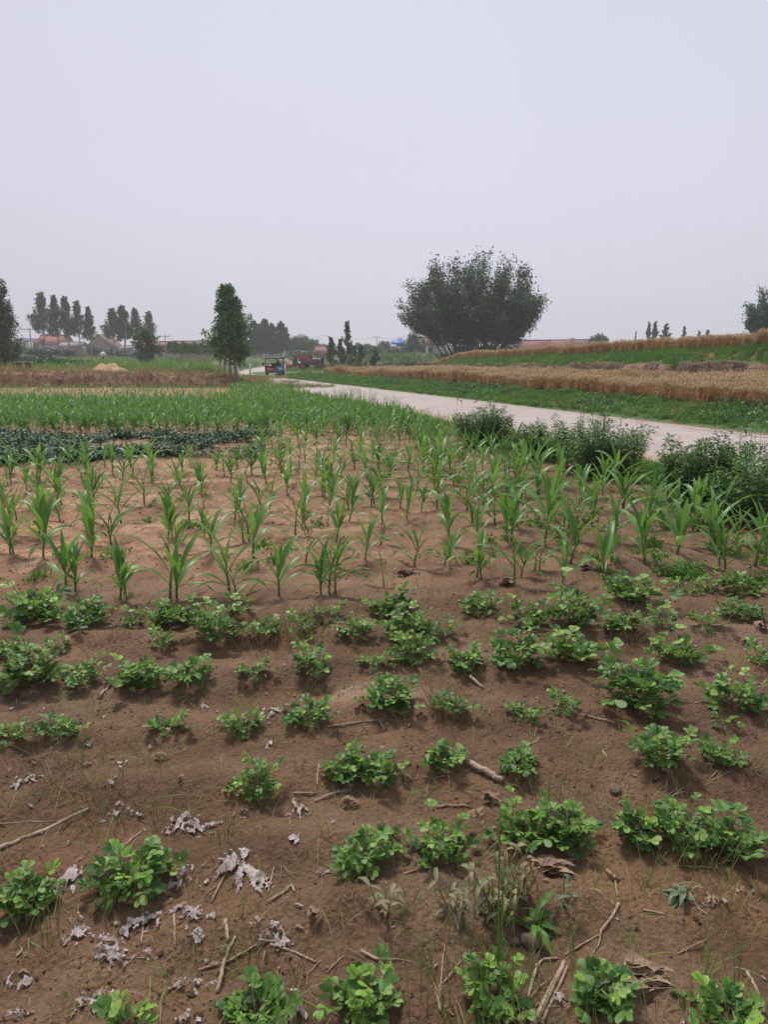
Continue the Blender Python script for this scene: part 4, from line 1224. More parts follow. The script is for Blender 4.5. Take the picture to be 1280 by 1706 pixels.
# left edge tree
tree('edge', 'poplar', -6, 427, 58, 62, 'tall dark poplar cut off by the left edge of the photo', seed=9, leaf=.19, nleaf=22000, trunk_h=.03, tr=.16, nb=110, mat='tree_dark', name='poplar_tree')
tree('edge2', 'round', 2, 560, 56, 62, 'bushy undergrowth tree at the foot of the tall left-edge poplar', seed=19, leaf=.16, nleaf=4500, trunk_h=.05, tr=.07, nb=50, mat='tree_dark')
# right edge tree
tree('redge', 'fan', 1292, 452, 74, 116, 'dark leafy tree behind the upper wheat at the right edge', seed=13, leaf=.24, nleaf=26000, tr=.08, nb=30, mat='tree_dark')
# first row of poplars
rowg = 'tall thin poplars in front of the village'
for i, (px, yt, wp, k) in enumerate(((77, 489, 30, 'pA'), (98, 493, 22, 'pB'), (116, 495, 22, 'pC'), (135, 503, 23, 'pA'), (153, 512, 19, 'pB'))):
    tree(k, 'poplar', px, yt, 148 + i * 1.5, wp, ['leftmost tall poplar of the first group, widest crown, above the red roof', 'second tall poplar of the first group, crown touching its right neighbour', 'third tall poplar of the first group, middle of the row', 'fourth tall poplar of the first group, shorter with open branches', 'rightmost and shortest poplar of the first group, beside the tan gable'][i], rowg,
         bark='bark_pale', name='poplar_tree', seed=30 + i, leaf=.42, nleaf=3600, trunk_h=.33, tr=.19, nb=50, mat='poplar')
for i, (px, yt, wp, k) in enumerate(((192, 515, 26, 'pA'), (209, 510, 27, 'pC'), (230, 514, 22, 'pB'), (252, 520, 24, 'pA'))):
    tree(k, 'poplar', px, yt, 152 + i * 1.5, wp, ['leftmost poplar of the second group, pale bare trunk above the white wall', 'second poplar of the second group, densest crown', 'third poplar of the second group, right behind the small leafy tree', 'rightmost poplar of the second group, forked top over the red-roofed house'][i], rowg, name='poplar_tree', bark='bark_pale')
tree('pD', 'poplar', 243, 553, 82, 37, 'small leafy green tree standing in front of the second poplar group', seed=44, leaf=.26, nleaf=3200, trunk_h=.10, tr=.06, nb=36)
# nursery of thin trees
for i in range(26):
    px = 282 + i * 2.75 + rnd.uniform(-1, 1); D = 104 + rnd.uniform(-6, 8)
    tree('n%d' % (i % 3), 'poplar', px, 571 + rnd.uniform(-2, 5), D, 12, 'thin young tree in the dense nursery stand left of the single poplar', 'thin young trees of the nursery stand', name='nursery_tree', bark='bark_pale', mat='tree_light', seed=50 + i, leaf=.20, nleaf=620, trunk_h=.42, tr=.07, nb=18)
# hazy poplars right of the single poplar
for i, (px, yt, wp) in enumerate(((424, 536, 25), (434, 542, 22), (443, 533, 22), (455, 540, 20), (469, 538, 22), (478, 546, 14))):
    tree('pE%d' % (i % 3), 'poplar', px, yt, 158 + 2 * i, wp, ['leftmost hazy poplar of the group right of the single poplar', 'second hazy poplar of the group right of the single poplar', 'tallest hazy poplar of the group right of the single poplar', 'fourth hazy poplar, in the middle right of that group above the vehicle', 'fifth hazy poplar with a full crown, above the farm vehicle roof end', 'last and lowest hazy poplar of the group, next to the round trees'][i], 'hazy poplars right of the single poplar', name='poplar_tree', seed=70 + i, leaf=.46, nleaf=3600, trunk_h=.12, tr=.14, nb=40, mat='tree_dark', bark='bark_pale')
# round hazy trees mid distance
lst = [(490, 561, 26, 185, 'round dark tree next to the hazy poplars'), (502, 557, 26, 190, 'highest round tree behind the harvester'), (514, 563, 22, 186, 'round green tree above the faded red roof'), (524, 566, 20, 200, 'round tree just left of the faded red roof'), (500, 583, 40, 150, 'low light green tree mass behind the harvester'), (540, 572, 14, 200, 'small round tree peeping over the faded red roof'),
       (598, 571, 18, 170, 'round tree right of the tall young poplar'), (612, 573, 20, 175, 'second round tree right of the tall young poplar'), (640, 567, 20, 180, 'round tree left of the blue roof'), (655, 578, 26, 160, 'broad dark tree below the blue roof'), (672, 577, 24, 162, 'dark tree in front of the blue roof right half'), (687, 556, 22, 150, 'upright dark tree between the blue roof and the pale house'), (626, 575, 24, 172, 'round tree under the far utility pole'),
       (668, 563, 16, 210, 'tree top showing above the blue roof'), (998, 556, 24, 150, 'round olive tree at the right end of the far roofs'), (986, 561, 12, 152, 'small round bush tree left of the round olive tree'), (765, 575, 26, 120, 'dark tree behind the left foot of the big spreading tree'),
       (60, 578, 30, 140, 'dark hedge-like tree in front of the blue shed end'), (85, 580, 30, 142, 'dark round tree under the red roof'), (112, 583, 22, 150, 'dark bush tree between the thin trunks'), (137, 571, 30, 170, 'green round tree under the fourth poplar'), (158, 576, 22, 165, 'green round tree left of the tan gable'), (187, 580, 26, 160, 'dark round tree right of the tan gable'), (201, 582, 14, 168, 'small dark tree left of the dark blue shed'), (41, 562, 16, 165, 'small dark tree with a pointed top left of the red roof'),
       (345, 573, 20, 140, 'green tree between the nursery stand and the single poplar'), (402, 580, 30, 150, 'dark hazy tree behind the right side of the single poplar'), (425, 570, 34, 175, 'dark hazy tree filling behind the hazy poplars'), (455, 572, 34, 178, 'dusky tree behind the farm vehicle')]
for i, (px, yt, wp, D, lb) in enumerate(lst):
    tree('r%d' % (i % 4), 'round', px, yt, D, wp, lb, name='round_tree', seed=90 + i, leaf=.5, nleaf=2600, trunk_h=.08, tr=.12, nb=46, mat=('tree_dark' if i % 3 else 'poplar') if not (i == 4) else 'tree_light')
# younger trees near the harvester
for (px, yt, wp, D, lb, k) in ((552, 562, 18, 96, 'slim young tree with spreading branches right of the harvester', 'y1'), (579, 534, 20, 98, 'tall young poplar with a narrow top in the middle distance', 'y2'), (568, 566, 18, 97, 'lower bushy tree touching the left of the tall young poplar', 'y3'), (590, 578, 16, 94, 'low leafy tree right of the tall young poplar', 'y3'), (602, 574, 22, 92, 'leafy young tree beyond the wheat end', 'y2'), (625, 584, 18, 90, 'dark rounded young tree over the wheat end', 'y3')):
    tree(k, 'poplar', px, yt, D, wp, lb, name='young_tree', seed=130 + int(px), leaf=.28, nleaf=1500, trunk_h=.10, tr=.06, nb=30, mat='poplar')
for (px, yt, wp, D, lb) in ((1078, 536, 10, 150, 'left small tree with upright tops on the upper wheat skyline'), (1088, 535, 12, 150, 'taller small tree of the pair on the upper wheat skyline'), (1106, 539, 16, 150, 'pale rounded small tree right of the pair on the skyline'), (1057, 551, 4, 120, 'tiny dark pointed tree on the upper wheat skyline'), (1137, 543, 10, 150, 'small pale tree alone on the skyline further right'), (1162, 551, 10, 150, 'very low bush top on the skyline, left of two'), (1176, 549, 12, 150, 'very low bush top on the skyline, right of two')):
    tree('s', 'poplar', px, yt, D, wp, lb, name='small_tree', seed=150, leaf=.4, nleaf=900, trunk_h=.35, tr=.06, nb=24, mat='poplar')
# hedges and bushes on the far fields: one mass of greenery per belt
def belt(name, pts, label, mat, leaf, n, h, thick, seed):
    rg = np.random.default_rng(seed); P = np.array(pts, float)
    t = rg.uniform(0, len(P) - 1.001, n); i = t.astype(int); f = (t - i)[:, None]
    B = P[i] * (1 - f) + P[i + 1] * f
    B = B + rg.normal(0, thick, B.shape) * np.array([.6, 1])
    top = h * (.65 + .6 * fbm(B[:, 0] * .35, B[:, 1] * .2, seed, 3) + .25)
    z = Harr(B[:, 0], B[:, 1]) + top * rg.random(n) ** .7
    V, F = leaf_cards(np.stack([B[:, 0], B[:, 1], z], 1), leaf, rg)
    o = MB().add(V, F).build(name, M[mat]); props(o, label, 'shrubs', None, 'stuff')
belt('hedge', [(XD(20, 70), 70), (XD(118, 72), 72)], 'dark green band of crops at the left before the village', 'tree_dark', .22, 6000, .9, 1.5, 1)
belt('roadside_weeds_far', [(XD(270, 62), 62), (XD(340, 58), 58), (XD(430, 60), 60)], 'tangle of green weeds beyond the brown bank below the nursery trees', 'grass', .14, 5000, .36, 2.0, 2)
belt('roadside_weeds_far', [(XD(310, 49), 49), (XD(352, 49), 49)], 'dark green bush mass behind the bank left of the single poplar', 'shrub', .12, 3500, .5, .6, 3)
belt('roadside_weeds_far', [(XD(395, 46), 46), (XD(440, 50), 50)], 'weedy green and dry growth right of the single poplar', 'straw_grass', .10, 3000, .5, .8, 4)
belt('hedge', [(XD(640, 88), 88), (XD(745, 86), 86)], 'low brownish green hedge behind the end of the front wheat', 'tree_dark', .2, 5000, .7, .8, 5)
belt('tree_undergrowth', [(XD(742, 83), 83), (XD(862, 83), 83)], 'dark undergrowth round the foot of the big spreading tree', 'tree_dark', .24, 9000, 2.3, .8, 15)
belt('hedge', [(XD(595, 120), 120), (XD(700, 125), 125)], 'green bushes lining the far fields in the middle', 'tree_light', .34, 6000, 1.5, 3, 6)
belt('hedge', [(XD(485, 105), 105), (XD(640, 104), 104)], 'weedy band behind the harvester', 'straw_grass', .25, 5000, .8, 3, 7)
def scat_far(n, x0, x1, y0, y1, pr, sc, label, seed, name='rough_grass'):
    rg = np.random.default_rng(seed); y = rg.uniform(y0, y1, n); x = rg.uniform(x0, x1, n) * y / y1
    kp = (np.abs(x - road_x(y)) > 3.6) & (fbm(x * .12, y * .06, seed, 3) > -.12) & ~in_terr(x, y); x, y = x[kp], y[kp]; n = len(x)
    gn_scatter(name, pr, np.stack([x, y, Harr(x, y) - .03], 1), rots(n, .2, seed), rg.uniform(*sc, n), label, 'grass', seed)
FD = [grass_clump(16, .34, .26, .016, 170 + s, .8).mesh('dry_kind', M['straw_grass']) for s in range(3)]
FG = [grass_clump(20, .30, .26, .018, 180 + s, .9).mesh('grass_kind', M['grass']) for s in range(3)]
scat_far(5000, -95, -8, 52, 138, FD + FG, (.8, 2.2), 'rough mixed grass on the flat land between the bank and the village', 61)
scat_far(3500, -75, 0, 60, 130, FG, (1.2, 2.6), 'green rough weeds on the flat land before the village', 62)
scat_far(3500, -22, 30, 62, 150, FD + FG, (.8, 2.2), 'rough grass beyond the end of the front wheat', 63)
belt('far_woods', [(XD(-80, 330), 330), (XD(400, 330), 330), (XD(900, 320), 320), (XD(1400, 330), 330)], 'faint far tree belt along the horizon', 'tree_dark', 2.2, 16000, 5.0, 14, 8)
# pale vertical posts near the vehicle
for (px, D, yt, lb) in ((416, 60, 606, 'pale concrete post standing left of the farm vehicle'), (475, 62, 608, 'white post right beside the farm vehicle')):
    x = XD(px, D); zb = H(x, D); o = tube([(0, 0, -.2), (0, 0, ZD(yt, D) - zb)], .07, 8).build('concrete_post', M['white_wall']); o.location = (x, D, zb); props(o, lb, 'post')
# ------------------------------------------------------------------ wheat
def sample_uv(n, fu, seed):
    r = np.random.default_rng(seed); out = []
    return r
WK = [wheat_clump(26, .74, .16, s).mesh('wheat_kind', [M['wheat'], M['wheat_ear']]) for s in range(4)]
r = np.random.default_rng(3)
n = 8600
u = -14 + 60.5 * r.random(n) ** .85; vv = r.random(n) ** 1.5
front = 1.95 + .25 * fbm(u * .8, u * 0, 4, 3) + .018 * np.clip(u, 0, 60)
back = np.minimum(crest_v(u) - 2.1, 99)
v = front + vv * (back - front)
x, y = xy(u, v)
lodg = fbm(u * .5, v * .5, 12, 2)
scl = (.76 + .42 * fbm(u * .4, v * .4, 14, 3)) * (1 + .12 * np.clip((6 - u) / 10, 0, 1))
ro = rots(n, .09, 5); ro[:, 0] += lodg * .35
gn_scatter('wheat_field', WK, np.stack([x, y, H_terr(x, y) - .02], 1), ro, scl * r.uniform(.86, 1.08, n), 'ripe golden wheat standing on the strip between the green verge and the earth bank', 'wheat')
n = 6000
u = -14 + 70 * r.random(n); cv = crest_v(u)
v = cv + .15 + 9 * r.random(n) ** 1.8
x, y = xy(u, v)
gn_scatter('wheat_field', WK, np.stack([x, y, H_terr(x, y) - .03], 1), rots(n, .1, 6), r.uniform(.70, .96, n) * (1 + .25 * fbm(u * .5, v * .5, 24, 3)), 'ripe golden wheat on the upper terrace along the skyline', 'wheat', 1)

# ------------------------------------------------------------------ verge, bank and road-edge grass
GK = [grass_clump(34, .16, .11, .0045, s, 1.1).mesh('grass_kind', M['grass']) for s in range(5)]
GKb = [grass_clump(26, .30, .12, .006, 40 + s, 1.0).mesh('grass_kind', M['grass']) for s in range(4)]
def weed_leafy(seed, h=.14):
    rg = np.random.default_rng(seed); n = 70
    P = rg.normal(size=(n, 3)) * (.06, .06, .03) + (0, 0, h * .5); P[:, 2] = np.abs(P[:, 2]) + .01
    V, F = leaf_cards(P, .055, rg, .5); return MB().add(V, F)
GKl = [weed_leafy(s).mesh('weed_kind', M['grass']) for s in range(3)]
n = 8200
u = -16 + 70 * r.random(n) ** .9; v = .25 + 2.1 * r.random(n) + .22 * fbm(u * 1.3, u * 0, 8, 3)
x, y = xy(u, v)
gn_scatter('verge_grass', GK + GKl, np.stack([x, y, H_terr(x, y) - .01], 1), rots(n, .25, 7), r.uniform(.7, 1.35, n) * (.95 + .8 * fbm(u * .9, v * .9, 10, 3)), 'lush green grass and weeds on the sloping verge along the far side of the road', 'grass', 2)
n = 10500
u = -14 + 70 * r.random(n); cv = crest_v(u)
ed = .6 * fbm(u * 1.1, u * 0, 81, 3) + 1.3 * fbm(u * .5, u * 0, 99, 2) + .1
v = cv + .35 - (1.85 - ed) * r.random(n) ** 1.1
x, y = xy(u, v)
keep = fbm(u * .8, v * 1.2, 33, 3) > -.38
x, y, u, v = x[keep], y[keep], u[keep], v[keep]; n = len(x)
gn_scatter('bank_grass', GKb + GK + GKl, np.stack([x, y, H_terr(x, y) - .02], 1), rots(n, .35, 8), r.uniform(.7, 1.25, n), 'green grass covering the shoulder of the earth bank below the upper wheat', 'grass', 3)
# dry grass hanging over the bare earth face
def hang(seed):
    rr = random.Random(seed); m = MB()
    for i in range(26):
        x0 = rr.uniform(-.3, .3); L = rr.uniform(.25, .62); P = []
        for k in range(5):
            t = k / 4; P.append((x0 + .06 * t * rr.uniform(-1, 1), -.10 * math.sin(t * 2.2) - .1 * t, .06 + .07 * math.sin(t * 3) - L * t * t))
        m.merge(ribbon(P, [.007, .008, .007, .005, .001], (0, -1, .3), cols=2))
    return m
HK = [hang(s).mesh('hanging_kind', M['grass_dry']) for s in range(4)]
n = 1250
u = -14 + 68 * r.random(n); cv = crest_v(u)
bb = 0.16 * fbm(u * 1.1, u * 0, 81, 3) + 0.35 * np.clip(fbm(u * .33, u * 0, 87, 2), -0.3, 1)
v = cv - 1.75 + bb + r.uniform(.12, .55, n)
keep = fbm(u * .6, u * 0, 133, 3) > -.10
u, v = u[keep], v[keep]; n = len(u); x, y = xy(u, v)
ro = np.zeros((n, 3)); ro[:, 2] = math.atan2(EV[1], EV[0]) - math.pi / 2 + np.pi * 0 + r.normal(0, .35, n)
ro[:, 2] = math.atan2(-EV[0], EV[1]) * 0 + (math.atan2(EV[1], EV[0]) - math.pi / 2) + r.normal(0, .35, n); ro[:, 0] = r.normal(0, .12, n)
gn_scatter('hanging_dry_grass', HK, np.stack([x, y, H_terr(x, y) + .02], 1), ro, r.uniform(.7, 1.25, n), 'grey-brown dead grass hanging over the bare earth face of the bank', 'grass', 4)

DK = [weed_leafy(60 + s, .22).mesh('weed_kind', M['shrub']) for s in range(3)]
n = 2600
u = -14 + 70 * r.random(n); sd_ = r.random(n) < .5
v = np.where(sd_, .45 + 1.6 * r.random(n), crest_v(u) + .3 - 1.5 * r.random(n))
kp = fbm(u * .45, v * .6, 143, 3) > .08; u, v = u[kp], v[kp]; n = len(u); x, y = xy(u, v)
gn_scatter('dark_weeds', DK, np.stack([x, y, H_terr(x, y) + .02], 1), rots(n, .3, 144), r.uniform(.7, 1.5, n), 'darker broad-leaved weeds growing in patches among the verge and bank grass', 'weeds', 16)
n = 1500
u = -14 + 70 * r.random(n); v = np.where(r.random(n) < .6, .3 + 1.8 * r.random(n), crest_v(u) + .3 - 1.4 * r.random(n))
kp = fbm(u * .5, v * .6, 153, 3) > .06; u, v = u[kp], v[kp]; n = len(u); x, y = xy(u, v)
gn_scatter('yellow_grass', [grass_clump(20, .26, .12, .006, 160 + s, .9).mesh('grass_kind', M['straw_grass']) for s in range(3)], np.stack([x, y, H_terr(x, y)], 1), rots(n, .3, 154), r.uniform(.6, 1.1, n), 'yellowing grass stems mixed into the green verge and bank', 'grass', 17)
# near side of the road
n = 5200
yy = 7 + 34 * r.random(n) ** 1.35
off = 2.42 + np.abs(r.normal(0, .75, n)) + .35
x = np.interp(yy, RP[:, 1], RP[:, 0]) - off * 1.06; y = yy
dens = fbm(x * .7, y * .5, 44, 3) > -.30
x, y = x[dens], y[dens]; n = len(x)
gn_scatter('roadside_grass', GKb + GKl + GK, np.stack([x, y, Harr(x, y) - .01], 1), rots(n, .3, 17), r.uniform(.30, .68, n), 'green grass and weeds along the near edge of the road', 'grass', 5)
# grass on the field fringe beyond the maize and on the banked land
n = 3000
x = -33 + 27 * r.random(n); y = 43.3 + 24 * r.random(n) ** 1.3
DRY = [grass_clump(22, .34, .16, .008, 70 + s, .8).mesh('dry_kind', M['straw_grass']) for s in range(3)]
gn_scatter('dry_grass', DRY, np.stack([x, y, Harr(x, y) - .02], 1), rots(n, .2, 18), r.uniform(.5, 1.2, n) * (.75 + 1.0 * fbm(x * .25, y * .25, 7, 2)), 'thin yellowish dry grass on the banked field at the left', 'grass', 6)
n = 700
x = -30 + 27 * r.random(n); y = 40.8 + .8 * r.random(n)
gn_scatter('bank_foot_grass', DRY + GKb, np.stack([x, y, Harr(x, y) - .02], 1), rots(n, .3, 19), r.uniform(.4, .85, n), 'sparse dry and green grass at the foot of the brown bank', 'grass', 7)

n = 1700
x = -31 + 28 * r.random(n); y = 41.35 + 2.0 * r.random(n)
gn_scatter('bank_straw', DRY, np.stack([x, y, Harr(x, y) + .02], 1), rots(n, 1.1, 71), r.uniform(.35, .95, n), 'loose straw and dead roots strewn over the brown bank', 'straw', 18)
n = 900
x = -31 + 28 * r.random(n); y = 41.2 + 1.6 * r.random(n); sz = .025 + .055 * r.random(n) ** 2
M['dark_clod'] = mat_plain('dark_earth', (0.20, 0.095, 0.06), .9, (0.09, 0.042, 0.027), 4, island=True)
gn_scatter('bank_lumps', [clod_mesh(800 + s, .8).mesh('lump_kind', M['dark_clod']) for s in range(4)], np.stack([x, y, Harr(x, y)], 1), rots(n, 1, 72), sz, 'dark lumps of cut earth on the face of the brown bank', 'earth lumps', 19)
# ------------------------------------------------------------------ dark vine crop (low leafy mounds)
def vine(seed):
    rg = np.random.default_rng(seed); n = 64
    P = np.stack([rg.normal(0, .13, n), rg.normal(0, .10, n), .02 + .13 * rg.random(n)], 1)
    a = rg.uniform(0, 6.28, n); V = []
    for i in range(n):
        s = .030 * rg.uniform(.7, 1.3); ca, sa = math.cos(a[i]), math.sin(a[i]); tl = rg.normal(0, .4, 2)
        for (lx, ly) in ((0, 0), (.55, .75), (1.5, 0), (.55, -.75)):
            X_, Y_ = lx * s, ly * s
            V.append(P[i] + np.array([ca * X_ - sa * Y_, sa * X_ + ca * Y_, X_ * tl[0] + Y_ * tl[1]]))
    return MB().add(V, np.arange(4 * n).reshape(n, 4))
VK = [vine(s).mesh('vine_kind', M['sweet']) for s in range(4)]
pos = []
for k, yc in enumerate((11.15, 11.95, 12.8, 13.7, 14.6)):
    xr = -2.2 - (.1, .0, -.1, .1, .0)[k] - (1.9 if k == 0 else 0)
    for q in range(620):
        x_ = -20 + (xr + 20) * r.random(); y_ = yc + .045 * (x_ + 3) + r.normal(0, .15) + .10 * math.sin(x_ * 1.1 + k)
        if fbm(x_ * .8, y_ * .7, 3 + k, 2) < -.24: continue
        pos.append((x_, y_, 0))
pos = np.array(pos); pos[:, 2] = H_main(pos[:, 0], pos[:, 1]) - .02
gn_scatter('vine_crop', VK, pos, rots(len(pos), .15, 9), r.uniform(.7, 1.25, len(pos)), 'low dark green vine crop in ridges between the maize at the left', 'vines', 8)

# ------------------------------------------------------------------ maize
NP = 14
protos = []
for s in range(NP):
    st, lv = maize_proto(200 + s, .42, double=(s % 4 == 3))
    sm = [q.mesh('stem', M['maize_stem']) for q in st]; lm = [q.mesh('leaf', M['maize']) for q in lv]
    j = MB()
    for q in st: j.merge(q, mat=1)
    for q in lv: j.merge(q, mat=0)
    protos.append((sm, lm, j.mesh('maize_plant', [M['maize'], M['maize_stem']]), j))
far_protos = [p[3].mesh('maize_kind', [M['maize_far'], M['maize_stem']]) for p in protos]
def field_right(y):      # weedy right margin of the maize
    return np.interp(y, [3.5, 6, 8, 10.5, 14, 18.5, 26, 38], [4.0, 3.55, 3.45, 2.75, 1.6, .45, -2.2, -5.9])
def in_vine(x, y):
    return (y > 10.85 + .045 * (x + 3)) & (y < 15.0 + .045 * (x + 3)) & (x < -2.25)
rr = random.Random(5)
MZ = []
FR = [(110, 988, 1.1), (125, 985, .9), (200, 998, .95), (283, 998, 1.25), (294, 996, 1.1), (383, 996, 1.15), (394, 998, .8), (465, 992, .95), (535, 990, .9), (548, 988, 1.05), (640, 978, .62), (690, 945, .95), (795, 962, .85), (858, 972, 1.0), (868, 962, .8), (938, 972, .85), (1008, 966, 1.15), (1076, 940, 1.25), (1128, 925, 1.25), (1210, 952, 1.1), (1276, 935, 1.0)]
for (px, py, s) in FR:
    g = G(px, py); MZ.append((g.x, g.y, s, 0))
rowy = []; yv = 5.35; k = 1
while yv < 15.5:
    rowy.append(yv); yv += .64 + .015 * k; k += 1
for k, ry in enumerate(rowy):
    x_ = -ry * .62 - 1.2
    while x_ < 4.3:
        yy = ry - .05 * x_ + rr.gauss(0, .07)
        dx = (.33 if x_ < .3 else .235) * rr.uniform(.65, 1.35)
        x_ += dx
        if x_ > float(field_right(yy)) - .05: break
        if rr.random() < .07: continue
        if in_vine(x_, yy) and not (rr.random() < .04): continue
        if any(abs(x_ - q[0]) < .13 and abs(yy - q[1]) < .28 for q in MZ[:len(FR)]): continue
        s = rr.uniform(.66, 1.25) * (1.0 if x_ < .3 else 1.1)
        MZ.append((x_, yy, s, k + 1))
vis = []
for q in MZ:
    pz = proj(q[0], q[1], .2)
    vis.append(-25 < pz[0] < 1305)
near = [q for q, v_ in zip(MZ, vis) if v_]
near.sort(key=lambda q: q[1])
single = near[:300]; rest = near[300:]
ORD = ['first', 'second', 'third', 'fourth', 'fifth', 'sixth', 'seventh', 'eighth', 'ninth', 'tenth', 'eleventh', 'twelfth', 'thirteenth', 'fourteenth', 'fifteenth', 'sixteenth', 'seventeenth', 'eighteenth', 'nineteenth', 'twentieth', 'twenty-first', 'twenty-second', 'twenty-third', 'twenty-fourth', 'twenty-fifth', 'twenty-sixth', 'twenty-seventh', 'twenty-eighth', 'twenty-ninth', 'thirtieth'] + ['farther'] * 40
byrow = {}
for q in single: byrow.setdefault(q[3], []).append(q)
rown = ['front maize row', 'second maize row', 'third maize row', 'fourth maize row', 'fifth maize row', 'sixth maize row', 'seventh maize row', 'eighth maize row', 'ninth maize row', 'tenth maize row', 'eleventh maize row', 'twelfth maize row', 'thirteenth maize row', 'fourteenth maize row', 'fifteenth maize row', 'sixteenth maize row']
for k, lst_ in byrow.items():
    lst_.sort(key=lambda q: proj(q[0], q[1], 0)[0])
    for i, (x_, y_, s, _) in enumerate(lst_):
        pi = rr.randrange(NP)
        if k == 0: pi = [0, 1, 3, 2, 4, 5, 6, 8, 1, 7][i % 10]
        lab = '%s maize plant, %s from the left in the %s' % ('small young' if s < .85 else ('tall young' if s > 1.08 else 'young green'), ORD[i], rown[min(k, 15)])
        z_ = H(x_, y_)
        sm, lm, jm, _j = protos[pi]
        rot = (rr.gauss(0, .04), rr.gauss(0, .04), rr.uniform(0, 6.28))
        if y_ < 9.2:
            e = bpy.data.objects.new('maize_plant', None); e.empty_display_size = .1; COL.objects.link(e)
            for q in sm: inst('stem', q, e)
            for q in lm: inst('leaf', q, e)
        else:
            e = bpy.data.objects.new('maize_plant', jm); COL.objects.link(e)
        e.location = (x_, y_, z_); e.rotation_euler = rot; e.scale = (s, s, s * rr.uniform(.95, 1.1))
        props(e, lab, 'maize plant', 'young maize plants of the %s' % rown[min(k, 15)])
# the rest of the maize, further off
pts = [(q[0], q[1], q[2]) for q in rest]
yv = 15.3
while yv < 40.2:
    x_ = -yv * .62 - 1.5
    while True:
        far_ = yv > 27
        x_ += rr.uniform(.10, .30) if yv < 27 else rr.uniform(.14, .34)
        yy = yv + rr.gauss(0, .07) - .02 * x_
        if x_ > float(field_right(yy)) : break
        s = rr.uniform(.85, 1.3) if yv < 25.5 or x_ > -8.5 + (yv - 30) * -.2 + 2 else rr.uniform(.34, .55)
        if yv > 25.5 and rr.random() < .25: continue
        pts.append((x_, yy, s))
    yv += .52 if yv < 26 else .62
pts = np.array(pts); z = H_main(pts[:, 0], pts[:, 1])
gn_scatter('maize_crop', far_protos, np.stack([pts[:, 0], pts[:, 1], z], 1), rots(len(pts), .06, 31), pts[:, 2], 'dense young maize filling the far part of the field', 'maize', 9)
# small weeds between the maize
n = 1500
y = 4.7 + 22 * r.random(n) ** 1.4; x = (r.random(n) - .5) * 1.25 * y
kp = (x < field_right(y)) & (fbm(x * .9, y * .9, 66, 3) + .18 * np.clip(x, -1, 2.5) > .02); x, y = x[kp], y[kp]; n = len(x)
gn_scatter('field_weeds', [grass_clump(9, .09, .04, .0035, 90 + s, 1.4).mesh('weed_kind', M['grass']) for s in range(3)] + [weed_leafy(30, .05).mesh('weed_kind', M['grass'])], np.stack([x, y, H_main(x, y)], 1), rots(n, .3, 23), r.uniform(.4, .95, n), 'small scattered green weeds on the soil between the maize rows', 'weeds', 10)

# ------------------------------------------------------------------ shrubs and tall weeds at the road
def shrub(px, py, h, wd, seed, label, mat='shrub', leaf=.085, nst=22, per=60, lance=.38, name='shrub', cat='shrub', group=None, depth=None):
    g = G(px, py)
    a, b = shrub_meshes(h, wd, seed, nst, leaf, per * 1.45, lance + .08, depth=depth)
    e = empty(name, g, 0, label, cat, group)
    a.build('stems', M['stemg'], e); b.build('foliage', M[mat], e)
    return e
shrub(812, 742, .80, 1.10, 1, 'round dark leafy shrub between maize and road, leftmost of the big roadside shrubs', nst=44, per=85)
shrub(905, 764, .66, .90, 2, 'lower leafy shrub just right of the leftmost roadside shrub', nst=36, per=80)
shrub(1002, 790, .90, 1.05, 3, 'tall dark shrub in the middle of the roadside shrubs with upright tips', nst=42, per=90)
shrub(962, 778, 1.02, .55, 4, 'slim upright leafy shoot rising over the middle roadside shrub', nst=7, per=50)
shrub(1172, 836, .86, .80, 5, 'big dark lance-leaved shrub in front of the pale road at the right', nst=44, per=85, leaf=.09)
shrub(1268, 872, .74, .85, 6, 'dark shrub cut off by the right edge of the photo', nst=36, per=85)
shrub(1232, 842, 1.15, .5, 7, 'tall pale yellow-green weed rising above the right-hand shrubs', 'shrub_pale', .07, 7, 60, .3, 'tall_weed', 'weed')
shrub(968, 760, 1.05, .35, 8, 'thin tall pale weed standing behind the middle roadside shrub', 'shrub_pale', .05, 3, 45, .3, 'tall_weed', 'weed')
shrub(760, 725, .45, .6, 9, 'small pale weed at the road edge left of the leftmost roadside shrub', 'shrub_pale', .06, 7, 30)
for (px, py, h, wd, lb, mt) in ((575, 672, .75, .9, 'grassy dark tuft at the road edge, farthest left', 'grass'), (608, 680, .85, 1.0, 'dense leafy green tuft at the road edge, second from the left', 'grass'), (640, 692, .65, 1.1, 'grey-green weedy tuft at the road edge, third from the left', 'grey_leaf'), (660, 698, .5, .8, 'small weedy tuft at the road edge, fourth from the left', 'grass'), (695, 708, .55, .9, 'leafy weed at the road edge with tips over the pale concrete', 'shrub_pale'), (725, 712, .42, .9, 'low green weed at the road edge left of the shrubs', 'grass'), (492, 650, .9, 1.5, 'green bushy weeds where the maize meets the bend of the road', 'grass'), (478, 650, .7, 1.3, 'weedy green clump left of the bend of the road', 'shrub'), (1078, 806, .16, .6, 'bright green grassy bush between the middle and right roadside shrubs', 'grass'), (1130, 955, .12, .55, 'low spreading grass tuft on the soil below the right-hand maize', 'grass')):
    g = G(px, py); e = empty('weed_tuft', g, 0, lb, 'weed', 'weedy tufts along the road')
    a, b = shrub_meshes(h, wd, int(px), 18, .05, 34, .34); a.build('stems', M['stemg'], e); b.build('foliage', M[mt], e)
    grass_clump(70, h * .8, wd * .32, .006, int(px) + 1, .9).build('grass_blades', M['grass'], e)
